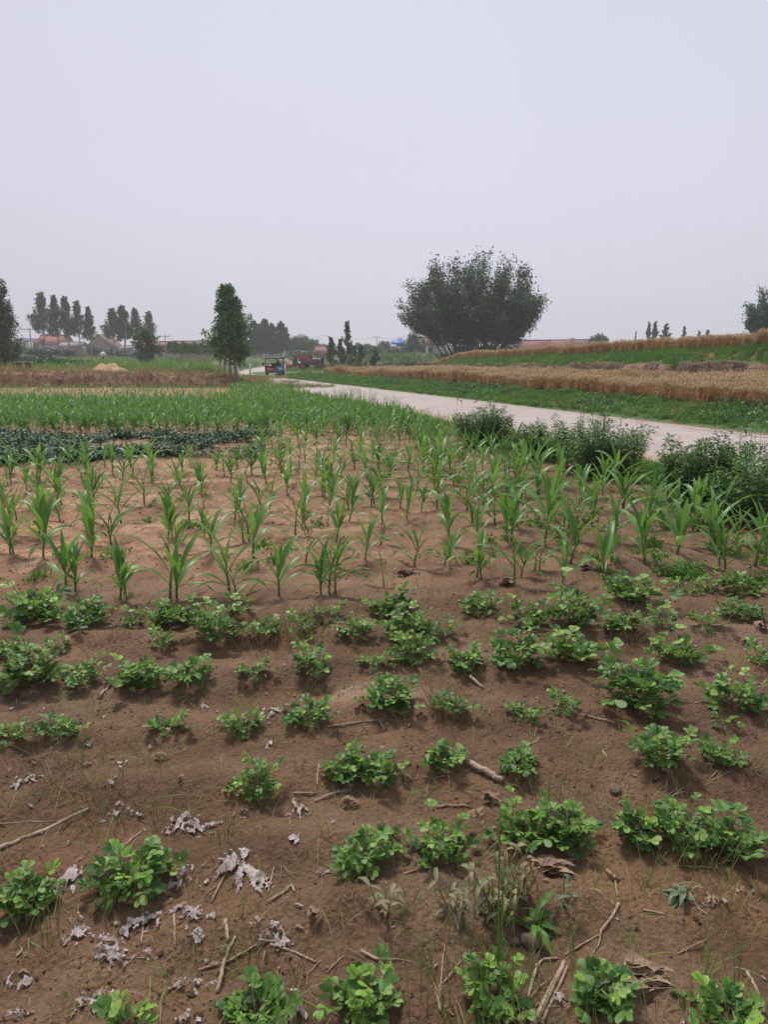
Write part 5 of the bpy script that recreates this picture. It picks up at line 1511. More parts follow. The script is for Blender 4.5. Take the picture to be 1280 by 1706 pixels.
# foxtail grasses
def foxtail(px, py, n, h, label, seed):
    g = G(px, py); e = empty('foxtail_grass', g, 0, label, 'foxtail grass', 'foxtail grasses by the road'); q = random.Random(seed)
    for i in range(n):
        az = q.uniform(0, 6.28); L = h * q.uniform(.8, 1.1)
        P = arc((q.uniform(-.12, .12), q.uniform(-.08, .08), 0), (math.cos(az) * .16, math.sin(az) * .16, 1), L, -.25, 7)
        s = tube(P, .0022, 4).build('stem', M['wiry'], e)
        d = P[-1] - P[-2]; Q = [P[-1]]; d = d / np.linalg.norm(d)
        for k_ in range(6):
            d = d + np.array([math.cos(az) * .16, math.sin(az) * .16, -.20]); d /= np.linalg.norm(d); Q.append(Q[-1] + d * .020)
        tube(Q, [.003, .0085, .011, .011, .010, .008, .002], 7).build('seed_head', M['shrub_pale'], s)
    grass_clump(20, h * .5, .1, .006, seed, .8).build('blades', M['grass'], e)
foxtail(1262, 860, 5, 1.02, 'group of tall arching foxtails over the road at the right edge', 3)
foxtail(1105, 868, 3, .75, 'foxtails leaning in front of the big right-hand shrub', 4)
foxtail(770, 730, 3, .72, 'pair of dark foxtails against the pale road left of the shrubs', 5)
# dried brown seed stalks
for (px, py, h, lb) in ((1060, 775, .62, 'thin brown dry stalks with seed knobs against the pale road'), (1068, 782, .45, 'shorter brown dry stalk right of the taller ones')):
    g = G(px, py); e = empty('dry_weed', g, 0, lb, 'dry weed'); q = random.Random(px)
    for i in range(3):
        P = arc((q.uniform(-.05, .05), 0, 0), (q.uniform(-.1, .1), q.uniform(-.1, .1), 1), h * q.uniform(.8, 1.1), .1, 6)
        s = tube(P, .003, 4).build('stem', M['wilt'], e); m = MB()
        for k_ in range(9):
            b = P[3] + (P[5] - P[3]) * q.random(); en = b + np.array([q.uniform(-.07, .07), q.uniform(-.05, .05), .05])
            m.merge(tube([b, en], .0015, 3)); m.merge(tube([en, en + (0, 0, .012)], [.008, .006], 5))
        m.build('seed_heads', M['wilt'], s)
# ------------------------------------------------------------------ peanut plants
LEAFK = [peanut_leaf(400 + s, 1.0).mesh('leaf', [M['peanut'], M['peanut_stem']]) for s in range(9)]
LEAFK += [peanut_leaf(400 + s, .92).mesh('leaf', [M['peanut_young'], M['peanut_stem']]) for s in range(9)]
def peanut_proto(seed, nst, per, tall):
    """plant of radius about 0.15 m; leaf placements and stem mesh"""
    q = random.Random(seed); stems = MB(); lv = []; top = 0
    for i in range(nst):
        az = i * 2.399 + q.uniform(-.4, .4); el = math.radians((q.uniform(2, 22), q.uniform(25, 55), q.uniform(45, 85))[i % 3])
        L = (q.uniform(.075, .14), q.uniform(.06, .13), q.uniform(.05, .16))[i % 3] * (1 + .25 * tall * math.sin(el)) * (1.45 if q.random() < .12 else 1)
        P = arc((q.uniform(-.015, .015), q.uniform(-.015, .015), .0), (math.cos(az) * math.cos(el), math.sin(az) * math.cos(el), math.sin(el)), L, .35 if el < .9 else .1, 6)
        stems.merge(tube(P, np.linspace(.0025, .0014, 6), 5))
        for j in range(per):
            t = .22 + .78 * (j + .5 * q.random() + .4) / per; t = min(t, 1)
            k = min(t, .999) * 5; i0 = int(k); pt = P[i0] + (P[i0 + 1] - P[i0]) * (k - i0)
            a2 = az + (1 if j % 2 else -1) * q.uniform(.4, 1.5) if j < per - 1 else az + q.uniform(-.5, .5)
            young = pt[2] > .075 and q.random() < .5
            lv.append([q.randrange(9) + (9 if young else 0), tuple(pt), (q.gauss(0, .28), q.gauss(-.12, .26), a2), q.uniform(.70, 1.12) * (.86 + .2 * t)])
    return stems.mesh('stems', M['peanut_stem']), lv
PK_big = [peanut_proto(500 + s, 17, 4, s % 2) for s in range(6)]
PK_mid = [peanut_proto(520 + s, 13, 4, s % 2) for s in range(6)]
PK_sml = [peanut_proto(540 + s, 9, 3, 0) for s in range(5)]
PK_tiny = [peanut_proto(560 + s, 4, 2, 0) for s in range(2)]
def peanut(px, py, wpx, hpx, label, i):
    g = G(px, py); pm = ppm(g); wid = wpx / pm
    g = Vector((g.x, g.y + wid * .28, 0)); g.z = H(g.x, g.y)
    a_, dy_, dz_ = ray(px, py); sn = -dz_ / math.hypot(dy_, dz_); cs = math.sqrt(1 - sn * sn)
    hei = max(.055, (hpx / pm - wid * .62 * sn) / cs)
    q = random.Random(int(px * 7 + py))
    bank = PK_tiny if wpx < 40 else (PK_sml if wpx < 68 else (PK_mid if wpx < 92 else PK_big))
    sm, lv = bank[(i * 5 + 1) % len(bank)]
    nat = {0: .26, 1: .33, 2: .36, 3: .37}[[PK_tiny, PK_sml, PK_mid, PK_big].index(bank)]
    s = wid / nat * 1.12; ls = max(.62, min(s, 1.15)) * q.uniform(.92, 1.08)
    sz = max(.75, min(1.5, hei / .17 / s))
    e = bpy.data.objects.new('peanut_plant', None); e.empty_display_size = .1; COL.objects.link(e)
    e.location = g; e.rotation_euler = (0, 0, q.uniform(0, 6.28))
    inst('stems', sm, e, sc=(s, s, s * sz))
    for (k, p, rot, sc) in lv:
        inst('leaf', LEAFK[k], e, (p[0] * s, p[1] * s, p[2] * s * sz), rot, sc * ls)
    props(e, label, 'peanut plant', 'peanut plants in the nearer plot')
PL = [
 (205, 1512, 155, 125, 'big bright peanut plant in the lower left with many rounded leaves, above the plastic scraps'),
 (35, 1535, 100, 95, 'peanut plant cut by the left edge low in the photo, beside the bright one'),
 (605, 1455, 90, 80, 'neat bushy peanut plant low in the middle, with bare soil all round'),
 (668, 1412, 26, 24, 'tiny peanut seedling between two bushy plants low in the middle'),
 (740, 1445, 105, 95, 'dark bushy peanut plant just right of the tiny seedling'),
 (950, 1430, 130, 110, 'large peanut plant above the dry brown husk, lower right of centre'),
 (875, 1415, 85, 80, 'peanut plant touching the left of the large one above the dry husk'),
 (1065, 1410, 70, 65, 'small peanut plant standing alone between two large lower-right plants'),
 (1150, 1425, 115, 95, 'peanut plant mixed with wiry stems, left half of the big lower-right clump'),
 (1240, 1445, 130, 135, 'largest peanut plant of the lower right, running out at the photo edge'),
 (605, 1712, 110, 95, 'peanut plant with large pale-stalked leaves at the bottom edge, centre'),
 (420, 1730, 125, 75, 'peanut plant half cut off by the bottom edge, left of centre'),
 (205, 1735, 60, 60, 'three leaves of a peanut plant poking in at the bottom left edge'),
 (1015, 1700, 105, 105, 'peanut plant at the bottom right, beside the torn dry husk'),
 (825, 1700, 95, 110, 'peanut plant among tall wiry green stems at the bottom, right of centre'),
 (1225, 1725, 90, 50, 'large peanut leaves entering at the bottom right corner'),
 (425, 1335, 90, 80, 'peanut plant tangled with fine grass, left of centre, beside pale scraps'),
 (575, 1310, 75, 75, 'left half of the bright twin peanut plant in the middle'),
 (622, 1312, 75, 90, 'right half of the bright twin peanut plant, with the yellowest top leaves'),
 (740, 1292, 85, 62, 'small peanut plant left of the thick dry stick'),
 (868, 1296, 72, 50, 'small peanut plant right of the thick dry stick'),
 (1112, 1295, 115, 105, 'tall peanut plant with upright leaves at the right, below the widest one'),
 (1208, 1278, 72, 60, 'compact peanut plant right of the tall upright one'),
 (270, 1228, 65, 42, 'small low peanut plant alone on bare soil at the left'),
 (510, 1214, 85, 62, 'peanut plant beside a pale plastic scrap, left of the sandy patch'),
 (652, 1194, 105, 70, 'peanut plant standing on the sandy patch in the centre'),
 (752, 1198, 70, 45, 'peanut plant overgrown by fine upright grass, right of the sandy patch'),
 (875, 1203, 62, 45, 'small round peanut plant right of the grass-covered one'),
 (945, 1192, 62, 55, 'loose little peanut plant left of the widest plant'),
 (1080, 1196, 175, 135, 'widest peanut plant of the right half, with drooping wiry stems in front'),
 (1242, 1188, 110, 92, 'big peanut plant with greyish leaves at the right edge'),
 (1202, 1212, 38, 32, 'tiny grey-leaved seedling between the big right-hand plants'),
 (86, 1240, 80, 58, 'peanut plant alone at the far left of the bare strip'),
 (6, 1245, 60, 60, 'peanut plant with yellow grass cut by the left edge'),
 (405, 1228, 58, 42, 'small peanut plant overgrown by yellow-green grass, left of centre'),
 (35, 1162, 125, 120, 'large peanut clump at the left edge, third row'),
 (128, 1153, 72, 55, 'peanut plant just right of the large left-edge clump'),
 (220, 1160, 95, 80, 'peanut plant with big floppy leaves, left of the grassy one'),
 (310, 1155, 85, 70, 'peanut plant with fine grass growing through it, right of the floppy one'),
 (416, 1138, 62, 45, 'small dark peanut plant in the third row, left of centre'),
 (515, 1135, 80, 72, 'upright peanut plant above the sandy patch, left side'),
 (620, 1120, 55, 32, 'low flat peanut plant left of the densest middle clump'),
 (690, 1110, 95, 75, 'lower plant of the dense middle clump of peanuts'),
 (782, 1118, 80, 50, 'weak peanut plant with thin stems right of the middle clump'),
 (866, 1115, 95, 75, 'broad peanut plant below the dense right-centre pair'),
 (960, 1110, 110, 82, 'dense peanut plant in the right-centre pair, lower one'),
 (1140, 1112, 100, 58, 'grey-green peanut plant behind the widest one'),
 (1275, 1110, 60, 55, 'peanut plant half out of the right edge below the dry leaves'),
 (92, 1088, 42, 32, 'very small peanut plant between the second and third row at the left'),
 (268, 1082, 52, 42, 'small peanut plant below the long back row, left'),
 (352, 1075, 105, 85, 'dark full peanut plant in the back rows, left of centre'),
 (130, 1050, 95, 70, 'full peanut plant in the back row, second clump from the left edge'),
 (45, 1045, 110, 75, 'wide peanut plant in the back row at the left edge'),
 (15, 1102, 70, 70, 'peanut plant at the left edge between back and third row'),
 (215, 1048, 52, 42, 'small peanut plant in the back row right of the full clump'),
 (278, 1048, 92, 62, 'loose peanut plant in the back row above the small one'),
 (440, 1068, 70, 45, 'peanut plant hidden in grass in the back row'),
 (500, 1055, 62, 48, 'small peanut plant in the grassy part of the back row'),
 (592, 1072, 78, 70, 'peanut plant at the left of the dense middle clump'),
 (655, 1035, 90, 68, 'top plant of the dense middle clump'),
 (685, 1070, 95, 75, 'middle plant of the dense middle clump'),
 (745, 1072, 58, 50, 'small peanut plant right of the dense middle clump'),
 (800, 1025, 75, 50, 'peanut plant in the back row below the uprooted dry tuft'),
 (880, 1048, 75, 55, 'low peanut plant left of the densest back-row plant'),
 (960, 1048, 115, 92, 'densest and brightest peanut plant of the back row, right of centre'),
 (1045, 1062, 78, 48, 'thin grassy peanut plant right of the densest one'),
 (1112, 1048, 62, 48, 'small peanut plant in the right part of the back row'),
 (1180, 1050, 62, 48, 'small bright peanut plant alone near the right of the back row'),
 (1248, 1038, 80, 40, 'flat peanut plant near the right edge, back row'),
 (1058, 1008, 105, 58, 'wide peanut plant at the foot of the maize, right'),
 (1150, 992, 62, 32, 'low peanut plant among yellow grass at the foot of the maize'),
 (1188, 988, 50, 28, 'small peanut plant below the grass tuft near the right maize'),
 (1245, 992, 90, 52, 'peanut plant at the right edge just below the maize'),
 (960, 1018, 65, 48, 'peanut plant just behind the densest back-row plant'),
 (545, 1035, 60, 38, 'small withered-looking peanut plant in the back row centre'),
 (395, 1032, 60, 42, 'peanut plant right behind the dark full one'),
]
for i, (px, py, wp, hp, lb) in enumerate(PL): peanut(px, py, wp, hp, lb, i)

# ------------------------------------------------------------------ wiry weeds, grass tufts, wilted weeds in the plot
def wiry(px, py, n, h, spread, seed, label, curl=.2, mat='wiry', rad=.0013, lean=.3, branch=0, name='wiry_weed', cat='weed', group='wiry weeds in the peanut plot'):
    g = G(px, py); q = random.Random(seed); m = MB()
    for i in range(n):
        az = q.uniform(0, 6.28); rr_ = spread * math.sqrt(q.random()) * .5
        d = np.array([math.cos(az) * lean * q.random() * 1.6, math.sin(az) * lean * q.random() * 1.6, 1]); L = h * q.uniform(.45, 1.1)
        P = arc((rr_ * math.cos(az), rr_ * math.sin(az), -.01), d, L, -curl * q.uniform(-.3, 2.0), 7)
        m.merge(tube(P, np.linspace(rad, rad * .6, 7), 3))
        for b in range(branch):
            k = q.randrange(1, 6); a3 = q.uniform(0, 6.28)
            Q = arc(P[k], (math.cos(a3) * .6, math.sin(a3) * .6, q.uniform(.4, 1.3)), h * q.uniform(.08, .2), .4, 4)
            m.merge(tube(Q, min(rad * .7, .0013), 3))
    o = m.build(name, M[mat]); o.location = g
    return props(o, label, cat, group)
WY = [
 (425, 1332, 22, .17, .10, .15, 'upright fine green stems growing through the left-centre peanut plant', 0, 'wiry'),
 (245, 1345, 46, .16, .34, .9, 'sprawling tangle of yellow-green grass stems, left of the pale scraps', 0, 'straw_grass'),
 (190, 1345, 24, .26, .30, 1.2, 'long arching thin stems at the left part of the tangle', 0, 'wiry'),
 (30, 1262, 26, .20, .25, .9, 'yellowish curving grass at the left edge', 0, 'straw_grass'),
 (110, 1290, 12, .36, .2, 1.6, 'very long thin stems arching low over the soil at the left', 0, 'wiry'),
 (820, 1712, 26, .30, .22, .25, 'tall upright green horsetail-like stems at the bottom, right of centre', 2, 'wiry'),
 (832, 1600, 3, .36, .04, .08, 'thickest tall dark-green stem rising from the bottom to the wilted plant', 7, 'wiry'),
 (748, 1590, 26, .10, .14, .9, 'low spray of branching yellow-green stems below the wilted weeds', 1, 'wiry'),
 (700, 1706, 7, .26, .08, .3, 'few slender stems leaning left at the bottom centre', 0, 'wiry'),
 (752, 1195, 46, .17, .16, .35, 'fine upright grass standing over the plant right of the sandy patch', 0, 'straw_grass'),
 (405, 1225, 26, .12, .10, .5, 'bright yellow-green grass tuft on the small left-centre plant', 0, 'wiry'),
 (510, 1218, 7, .20, .02, .1, 'straight upright stems in front of the plant beside the plastic scrap', 0, 'wiry'),
 (1180, 1440, 26, .17, .16, .5, 'thin curved stems in front of the lower-right peanut clump', 0, 'wiry'),
 (1075, 1480, 7, .15, .03, .4, 'small pale forked weed on open soil at the lower right', 1, 'wiry'),
 (1245, 1275, 16, .22, .12, .6, 'arching pale stems at the right edge below the greyish plant', 0, 'wiry'),
 (1070, 1190, 18, .18, .25, 1.0, 'drooping thin stems hanging in front of the widest plant', 0, 'wiry'),
 (925, 1330, 16, .17, .22, .1, 'sparse fine upright stems left of the pale clod', 0, 'wiry'),
 (928, 1222, 8, .11, .04, .5, 'tiny grass tuft with thin stems below the loose little plant', 0, 'wiry'),
 (970, 1600, 4, .13, .06, .2, 'few short fine stems beside the thin branch at the lower right', 0, 'wiry'),
 (1172, 1640, 3, .36, .02, .12, 'long single stems standing at the lower right', 0, 'wiry'),
 (1235, 1660, 5, .28, .08, .2, 'slender green stems with pale tips near the right edge at the bottom', 0, 'wiry'),
 (85, 1545, 5, .26, .06, .1, 'single tall thin stems right of the left-edge plant', 2, 'wiry'),
 (165, 1530, 6, .18, .04, .3, 'small branching stem in front of the big bright plant', 2, 'wiry'),
 (365, 1400, 8, .15, .08, .4, 'thin grass between the big plant and the pale scraps', 0, 'wiry'),
 (445, 1070, 60, .17, .40, .35, 'dense yellow-green grass in the back row, left of centre', 0, 'straw_grass'),
 (500, 1055, 40, .17, .30, .35, 'green grass at the right end of the grassy back row', 0, 'wiry'),
 (180, 1080, 20, .12, .25, .6, 'low yellowish grass below the back row at the left', 0, 'straw_grass'),
 (1045, 1068, 34, .14, .22, .6, 'yellowish grass around the thin plant right of centre', 0, 'straw_grass'),
 (1110, 995, 44, .13, .40, .6, 'dry yellow grass at the foot of the right-hand maize', 0, 'straw_grass'),
 (700, 1105, 18, .16, .3, .4, 'thin stems standing below the dense middle clump', 0, 'wiry'),
 (320, 1160, 30, .14, .14, .7, 'curling fine stems around the grassy third-row plant', 0, 'wiry'),
 (500, 1160, 18, .14, .18, .7, 'fine dry stems below the upright plant left of the sandy patch', 0, 'straw_grass'),
 (150, 1010, 18, .12, .5, .4, 'sparse grass behind the back row at the left', 0, 'wiry'),
 (780, 1120, 14, .13, .2, .4, 'loose thin stems round the weak plant right of the middle clump', 0, 'wiry'),
 (60, 1330, 16, .18, .24, 1.3, 'low curved yellow stems over the pale scrap at the left', 0, 'straw_grass'),
 (440, 1640, 18, .20, .2, .7, 'pale yellowish stems at the bottom left of centre among dry stalks', 1, 'straw_grass'),
]
for i, (px, py, n_, h_, sp_, ln_, lb, br, mt) in enumerate(WY):
    wiry(px, py, n_, h_, sp_, 900 + i, lb, .25 + ln_ * .5, mt, .0014 if py > 1200 else .0018, ln_, br)
wiry(830, 1640, 2, .50, .02, 977, 'thick dark green upright stem in front of the wilted plant', .02, 'wiry', .004, .04, 6)

def wilted(px, py, h, wd, seed, label, mat='wilt', nleaf=14, curlm=1.6, lw=.0062, stem=4, group='wilted weeds in the peanut plot', name='wilted_weed'):
    g = G(px, py); e = empty(name, g, 0, label, 'weed', group); q = random.Random(seed); sm = MB()
    for s_ in range(stem):
        az = q.uniform(0, 6.28)
        P = arc((0, 0, -.01), (math.cos(az) * .5, math.sin(az) * .5, 1), h * q.uniform(.6, 1), .1, 6)
        sm.merge(tube(P, np.linspace(.0028, .0012, 6), 5))
        for j in range(nleaf // stem):
            k = q.randrange(1, 6); a2 = q.uniform(0, 6.28); L = wd * q.uniform(.25, .5); n = 7
            Q = []; p = P[k].copy(); el = q.uniform(.2, 1.1)
            for t in range(n):
                Q.append(p.copy()); el -= curlm * q.uniform(.5, 1.3) / n * 1.6; a2 += q.uniform(-.12, .12)
                p = p + L / (n - 1) * np.array([math.cos(a2) * math.cos(el), math.sin(a2) * math.cos(el), math.sin(el)])
            for c_ in Q: c_[2] = max(c_[2], .004)
            w0 = lw * q.uniform(.7, 1.3)
            o = ribbon(Q, [w0 * .3, w0 * .8, w0, w0 * .95, w0 * .7, w0 * .4, w0 * .03], (0, .01, 1), fold=.5, wave=.3, r=q.random() * 6).build('leaf', M[mat], e)
    sm.build('stems', M['peanut_stem'], e)
    return e
wilted(640, 1535, .15, .17, 1, 'wilted weed with purple stem and narrow drooping leaves, low in the middle', nleaf=16)
wilted(752, 1520, .15, .17, 2, 'second wilted weed with purple stem, right of the first and below the dark plant', nleaf=16)
wilted(832, 1530, .22, .22, 3, 'large yellowed withered plant with crumpled leaves, lower right of centre', nleaf=64, stem=9, lw=.007, curlm=2.4)
wilted(868, 1505, .17, .18, 9, 'dry brown tops right beside the large yellowed plant', nleaf=34, stem=6, lw=.006, curlm=2.4, mat='straw_grass')
wilted(890, 1552, .07, .22, 4, 'low green broad-bladed grass below the withered plant', 'grass', nleaf=12, stem=3, lw=.009, curlm=1.0)
wilted(1132, 1495, .05, .16, 5, 'flattened grey-green leafy tuft on the soil at the lower right', 'grey_leaf', nleaf=22, stem=4, lw=.006, curlm=1.6)
wilted(1160, 1360 + 12, .08, .14, 6, 'grey-leaved weed in front of the lower-right clump', 'grey_leaf', nleaf=12, stem=3)
wilted(1000, 1672, .10, .16, 7, 'pale grey-green drooping leaves left of the bottom-right plant', 'grey_leaf', nleaf=12, stem=3, lw=.008)
wilted(940, 1508, .09, .12, 8, 'little pale weed above the thin branch at the lower right', 'grey_leaf', nleaf=10, stem=3, lw=.005)
wilted(800, 1362, .06, .12, 10, 'tiny dry plant left of the dry leaf, in the middle', 'straw_grass', nleaf=10, stem=3, lw=.004)
wilted(535, 1040, .16, .14, 11, 'brown dying weed in the middle of the back row', 'grass_dry', nleaf=30, stem=6, lw=.008)
wilted(1185, 1500, .06, .10, 12, 'small curled dry plant right of the flattened grey tuft', 'straw_grass', nleaf=10, stem=3, lw=.005)

# ------------------------------------------------------------------ plastic film remnants
def film(px, py, wpx, hpx, seed, label):
    g = G(px, py); pm = ppm(g); w_ = wpx / pm; a_, dy_, dz_ = ray(px, py)
    d_ = hpx / pm / max(.3, -dz_ / math.hypot(dy_, dz_)); n = max(13, min(60, int(wpx / 2.2)))
    a = np.linspace(-1, 1, n); A, B = np.meshgrid(a, a)
    th = np.arctan2(B, A); R = np.sqrt(A ** 2 + B ** 2)
    edge = .58 + .95 * fbm(np.cos(th) * 1.5 + seed, np.sin(th) * 1.5 - seed, seed, 6, .8)
    hole = fbm(A * 3.2 + seed * 3, B * 3.2, seed + 5, 5, .7)
    XX = g.x + A * w_ * .62; YY = g.y + B * d_ * .62
    crum = np.abs(fbm(A * 3.4, B * 3.4, seed + 9, 5, .7)) * .015 * min(1, w_ / .08)
    ZZ = H_main(XX, YY) + .003 + crum + .006 * (R < .5)
    i = np.arange(n * n).reshape(n, n)
    F = np.stack([i[:-1, :-1], i[:-1, 1:], i[1:, 1:], i[1:, :-1]], -1).reshape(-1, 4)
    ok = (R < edge) & (hole < .30)
    okf = ok.ravel()[F].all(1)
    if okf.sum() < 4: ok = R < .7; okf = ok.ravel()[F].all(1)
    F = F[okf]
    V = np.stack([XX - g.x, YY - g.y, ZZ - g.z], -1).reshape(-1, 3)
    used = np.unique(F); mp = -np.ones(len(V), int); mp[used] = np.arange(len(used))
    rg = np.random.default_rng(seed); V = V + rg.normal(0, .0014, V.shape)
    o = MB().add(V[used], mp[F]).build('plastic_scrap', M['plastic']); o.location = g
    props(o, label, 'plastic scrap', 'pale plastic film remnants on the soil')
FL = [
 (403, 1440, 130, 75, 'largest crumpled pale film scrap, left of centre low in the photo'),
 (330, 1385, 75, 42, 'pale film scrap upper left of the largest one'), (298, 1378, 45, 38, 'greyish film scrap left of the pale one beside the thin grass'),
 (497, 1350, 48, 34, 'rounded white film scrap in the middle, below the dry stalk'), (485, 1398, 32, 46, 'narrow white film scrap right of the largest one'),
 (550, 1452, 40, 16, 'small white crumbled scrap left of the neat bushy plant'), (462, 1185, 55, 26, 'white film scrap touching the plant left of the sandy patch'),
 (450, 1235, 34, 30, 'white crumpled scrap below the upper left-centre scrap'), (36, 1303, 44, 32, 'pale scrap at the left, below the yellow grass'), (50, 1298, 30, 20, 'small white scrap right of the pale left one'),
 (300, 1462, 56, 45, 'dull film scrap right of the big bright plant'), (105, 1470, 46, 50, 'film scrap between the two lowest left plants'),
 (130, 1550, 62, 40, 'film scrap at the left of the long crumpled band'), (172, 1572, 70, 42, 'film scrap second in the long crumpled band'), (215, 1545, 66, 38, 'brownish film scrap in the crumpled band under the big plant'),
 (262, 1533, 70, 40, 'film scrap in the middle of the crumpled band'), (315, 1528, 72, 36, 'brightest film scrap at the right of the crumpled band'), (330, 1562, 26, 22, 'little white scrap below the brightest one'),
 (403, 1540, 46, 28, 'lone white scrap right of the crumpled band'), (455, 1555, 50, 34, 'pale film scrap beside the dry sticks at the bottom left'), (185, 1610, 62, 40, 'faint film scrap low at the left, below the band'),
 (250, 1590, 44, 34, 'faint small scrap below the band, further right'), (150, 1665, 90, 52, 'wide pale scrap near the bottom left corner'), (12, 1635, 36, 30, 'pale scrap at the left edge near the bottom'),
 (36, 1640, 32, 26, 'grey scrap next to the left-edge one near the bottom'), (25, 1695, 60, 22, 'pale scrap in the bottom left corner'), (320, 1640, 70, 50, 'crumpled grey scrap low, between stalks and left plants'), (345, 1612, 34, 28, 'small grey scrap above the crumpled grey one'),
 (462, 1628, 32, 42, 'thin upright crumpled scrap low, left of the angled twig'), (490, 1678, 52, 60, 'pale fibrous scrap at the bottom, left of centre'), (932, 1668, 42, 30, 'knobbly white scrap beside the split stalk at the bottom right'),
 (412, 1357, 34, 14, 'thin white streak of film right of the upper scraps'), (205, 1278, 30, 14, 'thin flat white scrap over the yellow tangle'), (148, 1243, 22, 12, 'tiny bright scrap at the left of the bare strip'),
 (340, 1175, 16, 8, 'tiny white fleck of film under the grassy third-row plant'), (310, 1700, 50, 30, 'torn dark-edged scrap at the bottom left'), (1236, 1680, 34, 30, 'thin pale papery scrap near the bottom right corner'), (630, 1650, 14, 22, 'tiny white chip on the soil at the bottom centre'), (835, 1245 + 330, 20, 14, 'tiny pale chip under the withered plant'),
 (190, 1300, 30, 26, 'grey flat scrap in the middle of the yellow tangle'), (205, 1352, 60, 30, 'dull film scrap lying in the yellow tangle'),
]
for i, f in enumerate(FL): film(f[0], f[1], f[2], f[3], 300 + i, f[4])

# ------------------------------------------------------------------ dry stalks, twigs and husks
def stick(pts, wpx, label, mat='stalk', name='dry_stalk', cat='stalk', taper=.6, sides=6, lift=.0, nodes_=False):
    G3 = [G(*p) for p in pts]; pm = ppm(G3[0]); r0 = wpx / pm / 2
    P = [np.array((g.x, g.y, g.z + r0 * .8 + lift)) for g in G3]
    o0 = P[0].copy(); D_ = []
    for i in range(len(P) - 1):
        for t in np.linspace(0, 1, 6, endpoint=False):
            q = P[i] * (1 - t) + P[i + 1] * t; q[2] = max(q[2], H(q[0], q[1]) + r0 * .5); D_.append(q)
    D_.append(P[-1]); D_ = np.array(D_)
    rg = random.Random(int(pts[0][0])); D_[1:-1] += np.array([[rg.gauss(0, r0 * .14) for _ in range(3)] for _ in range(len(D_) - 2)])
    rad = np.linspace(r0, r0 * taper, len(D_)) * np.array([rg.uniform(.93, 1.07) for _ in D_])
    o = tube(D_ - o0, rad, sides).build(name, M[mat], smooth=True); o.location = o0
    return props(o, label, cat, None)
stick([(-20, 1424), (60, 1392), (148, 1350)], 9, 'long pale dry stalk running in from the left edge')
stick([(0, 1373), (60, 1370), (110, 1368)], 2.5, 'very thin pale straw above the long left stalk', taper=.5)
stick([(180, 1428), (215, 1405), (236, 1386)], 5, 'dry stalk sticking out behind the big bright plant')
stick([(780, 1274), (812, 1290), (838, 1304)], 11, 'short thick dry stick in the middle right of the bare strip', taper=.9)
stick([(525, 1336), (560, 1322), (585, 1318)], 6, 'pale stalk lying under the bright twin plant')
stick([(490, 1322), (528, 1323)], 4, 'short pale stalk left of the bright twin plant')
stick([(528, 1313), (531, 1274)], 3.5, 'thin upright-lying straw left of the bright twin plant')
stick([(447, 1504), (470, 1490), (486, 1476), (491, 1487)], 6, 'hooked pale stick low on open soil, left of centre')
stick([(447, 1488), (452, 1462), (457, 1446)], 4, 'thin straw beside the largest film scrap')
stick([(602, 1586), (628, 1600), (660, 1601), (688, 1606)], 6.5, 'curved pinkish root lying low in the middle', 'husk', 'root', 'root', .25)
stick([(545, 1622), (573, 1594)], 4, 'short pale straw low, left of the pinkish root')
stick([(535, 1600), (512, 1625), (513, 1652), (530, 1670)], 2.5, 'thin bent twig low, left of the short straw', 'husk', 'twig', 'twig')
stick([(432, 1567), (462, 1572), (490, 1575)], 5, 'pale stalk lying right of the lower film scraps')
stick([(450, 1575), (500, 1592), (528, 1605)], 5, 'second pale stalk crossing under the first')
stick([(375, 1535), (380, 1570)], 8, 'short thick stalk standing near the lower film scraps')
stick([(362, 1655), (375, 1600), (392, 1562)], 8, 'thick dry stalk low at the left, pointing upward', 'stalk')
stick([(330, 1618), (380, 1603), (430, 1575)], 5, 'long straw crossing the thick low-left stalk')
stick([(240, 1530), (235, 1575)], 3.5, 'thin straw lying over the film band')
stick([(290, 1525), (292, 1580)], 5, 'brown stalk piece at the right end of the film band', 'husk')
stick([(175, 1598), (250, 1596)], 2.5, 'fine straw lying below the film band')
stick([(340, 1495), (368, 1470)], 3, 'fine straw left of the largest film scrap')
stick([(352, 1504), (374, 1458)], 4, 'straw with split end below the largest film scrap')
stick([(674, 1457), (700, 1448), (716, 1443)], 3.5, 'pale twig between the two bushy plants', 'stalk', 'twig', 'twig')
stick([(728, 1346), (755, 1344), (788, 1347)], 7, 'flat dry leaf strip in the middle, above the dark bushy plant', 'husk', 'dry_leaf', 'dry leaf', .3, 4)
stick([(545, 1212), (600, 1204), (632, 1200), (642, 1218)], 3, 'thin hooked twig below the plant on the sandy patch', 'stalk', 'twig', 'twig')
stick([(1032, 1506), (1020, 1530), (1002, 1552), (998, 1575)], 5, 'upper part of the thin pale branch at the lower right', 'stalk', 'branch', 'branch')
stick([(942, 1592), (970, 1575), (1000, 1558)], 4, 'lower part of the thin pale branch at the lower right', 'stalk', 'branch', 'branch')
stick([(998, 1575), (988, 1590)], 3, 'short side twig of the thin pale branch', 'stalk', 'twig', 'twig')
stick([(1030, 1494), (1024, 1458)], 3.5, 'short straight straw on open soil at the lower right')
stick([(1072, 1516), (1110, 1524)], 3, 'small pale straw right of the thin branch')
stick([(1130, 1590), (1178, 1566)], 3, 'short pale straw at the lower right, below the flattened tuft')
stick([(1150, 1490), (1165, 1515), (1180, 1525)], 3.5, 'curved pale stem piece right of the flattened tuft')
stick([(1245, 1620), (1262, 1650), (1275, 1690)], 6, 'pale curved stalk at the lower right edge')
stick([(888, 1712), (915, 1660), (940, 1606)], 12, 'thick split stalk at the bottom right of centre', 'stalk', taper=.7)
stick([(902, 1708), (928, 1655), (946, 1612)], 8, 'brown half of the split stalk, lying right beside the thicker one', 'husk', taper=.7)
